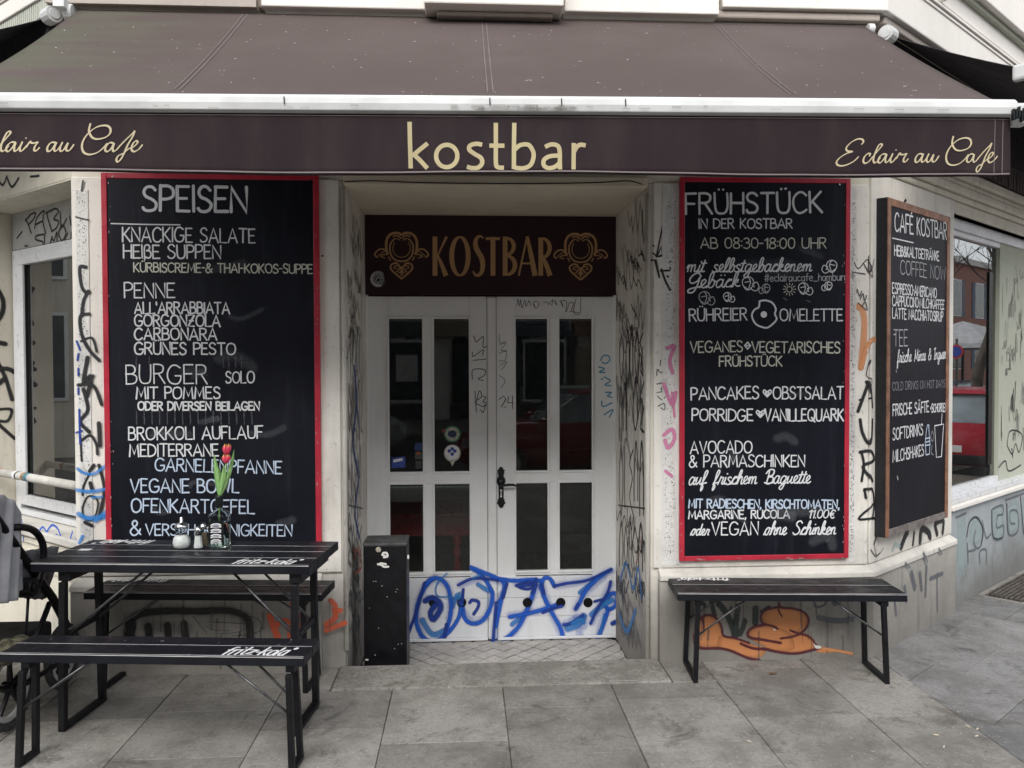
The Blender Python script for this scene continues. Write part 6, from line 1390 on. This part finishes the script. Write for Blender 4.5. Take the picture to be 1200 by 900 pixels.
for P, a0, a1, seed in ((PF.off(.0215), PF.uv(777, 430)[0], PF.uv(791, 430)[0], 5), (PF.off(.0245), PF.uv(94, 430)[0], PF.uv(107, 430)[0], 6), (PF.off(.0215), PF.uv(994, 430)[0], PF.uv(1000, 430)[0], 7)):
    r = random.Random(seed); ink = Ink(P)
    for i in range(320):
        a, z = r.uniform(a0+.006, a1-.006), r.uniform(.62, 2.72); ink.stroke([(a, z), (a+r.uniform(-.003, .003), z+r.uniform(-.004, .004))], r.uniform(.0015, .005))
    tag(ink.done('paint_fleck', SPR['marker'], B), kind='stuff')
r = random.Random(14); ink = Ink(PPL.off(.0005))
for i in range(46):
    px = r.choice((r.uniform(800, 1035), r.uniform(120, 395))); y = r.uniform(700, 745); ink.px([(px, y), (px+r.uniform(-1, 1), y+r.uniform(12, 40))], r.uniform(.006, .03))
tag(ink.done('dirt_run', SPR['stain'], B), kind='stuff')
# ================================================================ pram at the left edge
PM_ = empty('pram', 'black pushchair with grey fabric parked by the table at the left edge', 'pram', (-2.4, -.5, 0))
PX = Plane((-2.13, 0, 0), (1, 0, 0))
def sp(px, py, x=-2.13):
    return Plane((x, 0, 0), (1, 0, 0)).at(px, py)
def side(q, x): return Vector((x, q.y, q.z))
seatf = simple('charcoal_pram_fabric', (.15, .155, .165), .9, var=.2, nscale=25, bump=.3, bscale=120); drape = simple('light_grey_pram_cloth', (.42, .42, .44), .9, var=.12, nscale=10, bump=.3, bscale=140)
blk = MAT['steel']
def wheel(c, r, name='wheel'):
    R3 = Matrix.Rotation(pi/2, 3, 'Y')
    pts = [Vector((c.x, c.y+r*cos(a), c.z+r*sin(a))) for a in [i*2*pi/32 for i in range(32)]]
    W_ = MB().tube(pts, .021, 10, closed=True).build(name, simple('tyre', (.06, .06, .062), .8, var=.2, nscale=40), PM_, smooth=True)
    pts = [Vector((c.x, c.y+(r-.032)*cos(a), c.z+(r-.032)*sin(a))) for a in [i*2*pi/32 for i in range(32)]]
    MB().tube(pts, .015, 8, closed=True).build('rim', simple('grey_rim', (.60, .61, .61), .4), W_, smooth=True)
    m = MB()
    for k in range(5):
        a = .3+k*pi*.4; m.tube([c, c+Vector((0, (r-.035)*cos(a), (r-.035)*sin(a)))], [.016, .009], 6)
    m.tube([c-Vector((.03, 0, 0)), c+Vector((.03, 0, 0))], .028, 14); m.build('spokes', blk, W_)
for x in (-2.19, -2.72):
    wheel(Vector((x, -.70, .205)), .182); wheel(Vector((x, -.20, .175)), .152)
for x, s in ((-2.15, 1), (-2.74, 0)):
    a_ = sp(-12, 590); b_ = sp(66, 700); c2_ = sp(92, 752)
    MB().tube([side(sp(-45, 555), x), side(a_, x), side(b_, x), side(c2_, x)], .021, 12).build('frame_tube', blk, PM_, smooth=True)
    MB().tube([side(sp(63, 706), x), side(sp(52, 735), x), side(sp(43, 758), x), Vector((x, -.70, .18))], .014, 10).build('frame_tube', blk, PM_, smooth=True)
    MB().tube([Vector((x, -.72, .20)), Vector((x, -.20, .17))], .014, 10).build('frame_tube', blk, PM_, smooth=True)
    MB().tube([side(sp(38, 700), x), side(sp(35, 752), x)], .007, 8).build('strap', blk, PM_, smooth=True)
    h = side(sp(38, 688), x); MB().tube([h-Vector((.03, 0, 0)), h+Vector((.032, 0, 0))], .045, 20).tube([h+Vector((.03, 0, 0)), h+Vector((.040, 0, 0))], .024, 16).build('hinge', blk, PM_, bevel=.004)
pts = [sp(18, 618), sp(28, 617.5), sp(40, 621), sp(49, 632), sp(52, 648), sp(49, 668), sp(43, 688)]
MB().tube(smooth3([Vector((-2.72, pts[0].y, pts[0].z))]+pts), .017, 12).build('bumper_bar', blk, PM_, smooth=True)
m = MB(); d = sp(43, 690)
MB().lathe([(.001, -.006), (.008, -.005), (.008, .004), (.001, .006)], sp(46, 667)+Vector((.014, 0, 0)), 10).build('button', MAT['chrome'], PM_)
def seatg(u, v):
    y0, z0 = sp(18, 640).y, sp(18, 640).z; q0 = sp(20, 648, -2.2); q1 = sp(66, 640, -2.2); q2 = sp(50, 702, -2.2); q3 = sp(18, 700, -2.2)
    t = q0*(1-u)+q1*u; b_ = q3*(1-u)+q2*u; q = t*(1-v)+b_*v; q.x = -2.2+.03*sin(pi*v)*sin(pi*u)+.006*sin(u*23+v*9); return q
MB().grid(seatg, 20, 12).build('seat_side', seatf, PM_, smooth=True, solid=.02)
q1 = sp(20, 700, -2.2); q2 = sp(60, 645, -2.2)
MB().add([(-2.21, q1.y-.2, q1.z), (-2.21, q2.y, q1.z+.02), (-2.21, q2.y+.12, q2.z-.02), (-2.21, q1.y-.2, q1.z+.12), (-2.68, q1.y-.2, q1.z), (-2.68, q2.y, q1.z+.02), (-2.68, q2.y+.12, q2.z-.02), (-2.68, q1.y-.2, q1.z+.12)], [(0, 1, 2, 3), (7, 6, 5, 4), (0, 4, 5, 1), (1, 5, 6, 2), (2, 6, 7, 3), (3, 7, 4, 0)]).build('seat', seatf, PM_, bevel=.02)
def can(u, v):
    top = sp(-30, 578, -2.17); a = [sp(-60, 576, -2.17), sp(-4, 580, -2.17), sp(12, 590, -2.17), sp(22, 612, -2.17)]; bt = [sp(-60, 712, -2.17), sp(-10, 708, -2.17), sp(8, 704, -2.17), sp(19, 690, -2.17)]
    k = min(2, int(u*3)); f = u*3-k; f = f if k < 2 else sin(f*pi/2); t = a[k].lerp(a[k+1], f); b_ = bt[k].lerp(bt[k+1], f); q = t.lerp(b_, v)
    q.x += .03*sin(pi*u)+.015*sin(u*26+v*3)*(.4+v); return q
MB().grid(can, 36, 20).build('canopy', drape, PM_, smooth=True, solid=.006)
def can2(u, v):
    a = [sp(-60, 576, -2.17), sp(-4, 580, -2.17), sp(12, 590, -2.17), sp(22, 612, -2.17)]; k = min(2, int(u*3)); f = u*3-k; q = a[k].lerp(a[k+1], f); q.x = -2.17-.5*v; q.z += .05*sin(pi*v); return q
MB().grid(can2, 18, 12).build('canopy', drape, PM_, smooth=True, solid=.004)
q = sp(60, 728, -2.2); MB().box(-2.68, -2.19, -.95, q.y, .31, .40).build('basket', simple('black_basket_cloth', (.02, .02, .022), .9, var=.3), PM_, bevel=.02)
MB().box(-2.55, -2.5, -.75, -.72, .15, .7).build('frame_tube', blk, PM_)
bag = empty('olive_bag', 'crumpled olive cloth bag lying behind the near bench under the pram', 'bag', sp(12, 765, -2.1)-Vector((0, 0, .05)))
bq = sp(12, 762, -2.12); MB().grid(lambda u, v: bq+Vector((.09*cos(2*pi*u)*sin(pi*v)*(1+.15*sin(u*19+v*7)), .16*sin(2*pi*u)*sin(pi*v)*(1+.1*sin(u*23)), .045*cos(pi*v)*(1+.2*sin(u*31)))), 28, 12).build('cloth', simple('olive_cloth', (.12, .11, .07), .9, var=.3, nscale=20), bag, smooth=True)
# ================================================================ the street behind the camera, seen in the panes
def car(pos, head, paint, label, L=4.1, W=1.7):
    C_ = empty('parked_car', label, 'car', pos, 0); h = Vector(head).normalized(); sd_ = Vector((-h.y, h.x, 0)); p0 = Vector(pos)
    def T(x, y, z): return p0+h*x+sd_*y+Vector((0, 0, z))
    def loft(secs, name, mat, smooth=True, bevel=.0):
        m = MB(); n = len(secs[0])
        for s in secs: m.v += [T(*q) for q in s]
        for i in range(len(secs)-1):
            for k in range(n): m.f.append([i*n+k, i*n+(k+1) % n, (i+1)*n+(k+1) % n, (i+1)*n+k])
        m.f.append(list(range(n))[::-1]); m.f.append([(len(secs)-1)*n+k for k in range(n)])
        return m.build(name, mat, C_, smooth=smooth, bevel=bevel)
    w = W/2
    def sec(x, wb, wt, z0, z1): return [(x, -wb*.92, z0), (x, -wb, z0+.15), (x, -wb, z0+(z1-z0)*.6), (x, -wt, z1), (x, wt, z1), (x, wb, z0+(z1-z0)*.6), (x, wb, z0+.15), (x, wb*.92, z0)]
    loft([sec(-L/2, w*.82, w*.7, .35, .80), sec(-L/2+.06, w*.93, w*.86, .24, .92), sec(-L/2+.5, w, w*.92, .2, .97), sec(0, w, w*.93, .19, .95), sec(L/2-1.0, w, w*.9, .19, .93), sec(L/2-.3, w*.93, w*.8, .22, .78), sec(L/2, w*.7, w*.6, .32, .62)], 'body', paint)
    dk = simple('car_glass_sky', (.30, .36, .40), .10, metal=.0, var=.3, nscale=1.5)  # pale blue base colour imitates sky reflected in the windows
    loft([[(-L/2+.10, -w*.82, .92), (-L/2+.10, w*.82, .92), (-L/2+.35, w*.66, 1.40), (-L/2+.35, -w*.66, 1.40)], [(L/2-1.25, -w*.84, .92), (L/2-1.25, w*.84, .92), (L/2-2.0, w*.66, 1.42), (L/2-2.0, -w*.66, 1.42)]], 'windows', dk, smooth=False, bevel=.03)
    loft([[(-L/2+.25, -w*.70, 1.39), (-L/2+.25, w*.70, 1.39), (-L/2+.40, w*.62, 1.46), (-L/2+.40, -w*.62, 1.46)], [(L/2-1.95, -w*.68, 1.40), (L/2-1.95, w*.68, 1.40), (L/2-2.05, w*.62, 1.47), (L/2-2.05, -w*.62, 1.47)]], 'roof', paint, smooth=False, bevel=.03)
    for x in (-L/2+.72, L/2-.78):
        for y in (-1, 1):
            c = T(x, y*(w-.08), .31)
            Wm = MB().tube([c-sd_*.1, c+sd_*.1], .31, 24).build('wheel', simple('car_tyre', (.03, .03, .03), .8), C_, bevel=.02)
            MB().tube([c+sd_*y*.1, c+sd_*y*.108], .20, 16).build('rim', MAT['chrome'], Wm)
    for y in (-1, 1):
        m = MB(); m.v = [T(-L/2-.005+dx, y*(w*.80)+dy*y, z) for dx in (0, .12) for dy in (-.10, .10) for z in (.74, .95)]; m.f = [(0, 1, 3, 2), (4, 6, 7, 5), (0, 4, 5, 1), (2, 3, 7, 6), (0, 2, 6, 4), (1, 5, 7, 3)]; m.build('taillight', simple('red_lamp', (.35, .01, .01), .2), C_)
        m = MB(); m.v = [T(L/2-.20+dx, y*(w*.66)+dy*y, z) for dx in (0, .14) for dy in (-.12, .12) for z in (.56, .70)]; m.f = [(0, 1, 3, 2), (4, 6, 7, 5), (0, 4, 5, 1), (2, 3, 7, 6), (0, 2, 6, 4), (1, 5, 7, 3)]; m.build('headlight', MAT['chrome'], C_)
        m = MB(); c = T(L/2-1.35, y*(w+.08), .98); m.lathe([(.02, -.05), (.09, -.03), (.09, .04), (.02, .07)], c, 10); m.build('mirror', paint, C_)
    for x in (-L/2-.012, L/2+.002):
        m = MB(); m.v = [T(x+dx, dy, z) for dx in (0, .012) for dy in (-.26, .26) for z in (.46, .57)]; m.f = [(0, 1, 3, 2), (4, 6, 7, 5), (0, 4, 5, 1), (2, 3, 7, 6), (0, 2, 6, 4), (1, 5, 7, 3)]; m.build('number_plate', MAT['white'], C_)
    m = MB(); m.v = [T(-L/2-.03+dx, dy, z) for dx in (0, .12) for dy in (-w*.86, w*.86) for z in (.26, .42)]; m.f = [(0, 1, 3, 2), (4, 6, 7, 5), (0, 4, 5, 1), (2, 3, 7, 6), (0, 2, 6, 4), (1, 5, 7, 3)]; m.build('bumper', MAT['steel'], C_, bevel=.02)
    return C_
def mirrored(px, depth, P, z=0.):
    v = CAMP + ray(px, 430)/FPX*depth; d = (v-P.p0).dot(P.n); v = v-P.n*2*d; v.z = z; return v
PGL = PR.off(-.1)
redp = simple('red_car_paint', (.42, .015, .035), .22, var=.03); grp = simple('pale_green_car_paint', (.35, .42, .38), .25, var=.03); dkp = simple('dark_car_paint', (.03, .04, .06), .25, var=.03)
pR = mirrored(1128, 14.6, PGL, -.125)
hv = Vector((sin(radians(40)), cos(radians(40)), 0)); hv = hv-PGL.n*2*hv.dot(PGL.n)
car(pR, hv, redp, 'red hatchback parked along the side street, reflected in the right shop window')
p2_ = mirrored(1122, 21.5, PGL, -.125); car(p2_, PR.t, dkp, 'dark car parked in front of the red hatchback in the side street')
car((1.9, -7.0, -.13), (-1, 0.05, 0), simple('dark_red_car_paint', (.25, .01, .02), .25, var=.03), 'dark red car parked across the pavement from the door')
car((3.6, -10.2, -.13), (1, 0, 0), grp, 'pale green car on the far side of the road opposite the door', 4.3)
# houses
simple_glass = simple('far_window_glass', (.05, .06, .07), .08, var=.2)
def house(name, label, P, a0, a1, h, depth, wallm, floors, cols, sill0=1.0, ww=1.0, wh=1.6, shut=None):
    Hs = empty(name, label, 'house', P.w((a0+a1)/2, -.3, 0))
    MB().pbox(P, a0, a1, -.3, h, -depth, 0).build('wall', wallm, Hs)
    MB().pbox(P, a0-.2, a1+.2, h, h+.35, -depth, .25).build('roof_cornice', MAT['upper'], Hs)
    fr = None
    for f in range(floors):
        for c in range(cols):
            cx = a0+(c+.5)*(a1-a0)/cols; z = sill0+f*(h-sill0)/floors
            if fr is None:
                pass
            fr = MB().pbox(P, cx-ww/2, cx+ww/2, z, z+wh, .0, .05).build('window', MAT['pvc'], Hs)
            MB().pbox(P, cx-ww/2+.07, cx-.03, z+.07, z+wh-.07, .05, .055).pbox(P, cx+.03, cx+ww/2-.07, z+.07, z+wh-.07, .05, .055).build('pane', simple_glass, fr)
            if shut:
                MB().pbox(P, cx-ww/2-.5, cx-ww/2-.03, z, z+wh, .0, .05).build('shutter', shut, Hs); MB().pbox(P, cx+ww/2+.03, cx+ww/2+.5, z, z+wh, .0, .05).build('shutter', shut, Hs)
    return Hs
PO = Plane((0, -20, 0), (0, 1, 0))
house('townhouse', 'pale rendered townhouse across the road facing the cafe door', PO, -9, 4, 12, 8, plaster('far_pale_plaster', (.62, .59, .52)), 4, 8, ww=1.05, wh=2.0)
house('townhouse', 'brick-red townhouse across the road, next to the pale one', PO, 4.2, 17, 13, 8, plaster('far_brick_plaster', (.34, .20, .16)), 4, 8, ww=1.0, wh=1.9)
house('townhouse', 'grey townhouse across the road, on the far left', PO, -24, -9.2, 12.5, 8, plaster('far_grey_plaster', (.45, .46, .47)), 4, 8, ww=1.1, wh=2.)
house('townhouse', 'cream townhouse closing the street to the left of the cafe', Plane((-17, 0, 0), (1, 0, 0)), -8, 24, 12, 8, plaster('far_cream_plaster', (.58, .55, .46)), 4, 11, ww=1.2, wh=2.0)
SF = empty('shopfront', 'row of dark framed shop windows under coloured fascia boards across the road', 'shopfront', (0, -19.8, 0))
PSF = PO.off(.06); r = random.Random(4)
cols_ = [simple('fascia_%s' % n_, c, .5) for n_, c in (('green', (.07, .10, .085)), ('white', (.70, .68, .62)), ('rust', (.26, .14, .10)), ('blue', (.10, .12, .16)), ('ochre', (.34, .29, .20)))]
for k in range(9):
    a = -10.5+k*2.35
    MB().pbox(PSF, a, a+2.2, 2.75, 3.25, 0, .12).build('fascia_board', cols_[k % 5], SF)
    fr = MB().pbox(PSF, a+.1, a+1.55, .55, 2.65, 0, .05).build('shop_window', MAT['pvc'] if k % 2 else MAT['steel'], SF)
    MB().pbox(PSF, a+.18, a+1.47, .65, 2.55, .05, .055).build('pane', simple_glass, fr)
    MB().pbox(PSF, a+.25+r.uniform(0, .3), a+.8+r.uniform(0, .4), .9+r.uniform(0, .5), 1.7+r.uniform(0, .5), .056, .06).build('poster', cols_[(k*3+1) % 5], fr)
    MB().pbox(PSF, a+1.65, a+2.15, .0, 2.4, 0, .06).build('door', cols_[(k+2) % 5], SF)
    MB().pbox(PSF, a, a+2.2, -.1, .5, 0, .03).build('stall_riser', MAT['asphalt'], SF)
car((-3.4, -10.3, -.13), (1, 0, 0), simple('silver_car_paint', (.50, .51, .52), .3, var=.03), 'silver car parked across the road to the left of the pale green one', 4.2)
PRO = Plane(PR.w(0, 0, 15.5), -PR.n)
house('low_shop_house', 'low brown-red house with blue shutters across the side street', PRO, -75, -22, 7.8, 8, plaster('far_brown_plaster', (.42, .19, .15)), 2, 14, sill0=1.5, ww=1.5, wh=2.2, shut=simple('blue_grey_shutter', (.10, .14, .20), .6))
v = mirrored(1128, 23, PGL); UM = empty('parasol', 'pale grey market parasol by the shop across the side street', 'parasol', v)
MB().tube([v, v+Vector((0, 0, 2.9))], .04, 10).build('pole', MAT['steel'], UM)
MB().lathe([(1.9, 2.2), (1.88, 2.32), (.9, 2.72), (.02, 3.0), (.001, 3.0)], v, 8).build('canopy', simple('grey_parasol_cloth', (.5, .51, .52), .8), UM)
v = mirrored(1121, 18.5, PGL); SN = empty('no_parking_sign', 'round blue and red no-parking sign on a pole in the side street', 'sign', v)
MB().tube([v, v+Vector((0, 0, 2.35))], .03, 8).build('pole', MAT['rod'], SN)
f_ = (CAMP-PGL.n*0-v); PQ = Plane(v+Vector((0, 0, 2.05)), -PR.t+Vector((0, 0, 0)))
for r_, mt, c in ((.16, simple('sign_red', (.5, .02, .03), .4), 0.035), (.12, simple('sign_blue', (.03, .06, .35), .4), .045)):
    MB().prism([PQ.w(r_*cos(2*pi*i/24), r_*sin(2*pi*i/24), c) for i in range(24)][::-1], PQ.n*.008).build('disc', mt, SN)
# bare tree
bark = simple('bark', (.10, .085, .07), .9, var=.3, nscale=5, bump=.4, bscale=20)
def tree(pos, h, label, seed, group='bare street trees'):
    Tt = empty('bare_tree', label, 'tree', pos, group=group); r = random.Random(seed); tm = MB(); tw = MB()
    def br(p, d, ln, rad, lv):
        pts = [p]; q = p
        for i in range(4):
            d = (d+Vector((r.uniform(-.2, .2), r.uniform(-.2, .2), r.uniform(-.05, .15)))).normalized(); q = q+d*ln/4; pts.append(q)
        (tm if lv < 2 else tw).tube(pts, [rad*(1-.1*i) for i in range(5)], 6 if lv < 2 else 4, caps=False)
        if lv >= 5: return
        for k in range(3 if lv else 5):
            st = pts[r.randint(2, 4)]; nd = (d+Vector((r.uniform(-1, 1), r.uniform(-1, 1), r.uniform(-.2, .7)))*.9).normalized(); br(st, nd, ln*r.uniform(.55, .8), rad*.52, lv+1)
    br(Vector(pos), Vector((0, 0, 1)), h*.35, .16, 0)
    tm.build('trunk', bark, Tt, smooth=True); tw.build('crown', bark, Tt, smooth=True)
tree(mirrored(1140, 19, PGL, -.1), 10, 'bare tree with forked trunk at the kerb of the side street', 3)
tree(mirrored(1110, 30, PGL, -.1), 11, 'second bare tree farther up the side street', 9)
tree(Vector((-3.5, -12.5, -.1)), 11, 'bare tree across the road in front of the pale townhouse', 5)
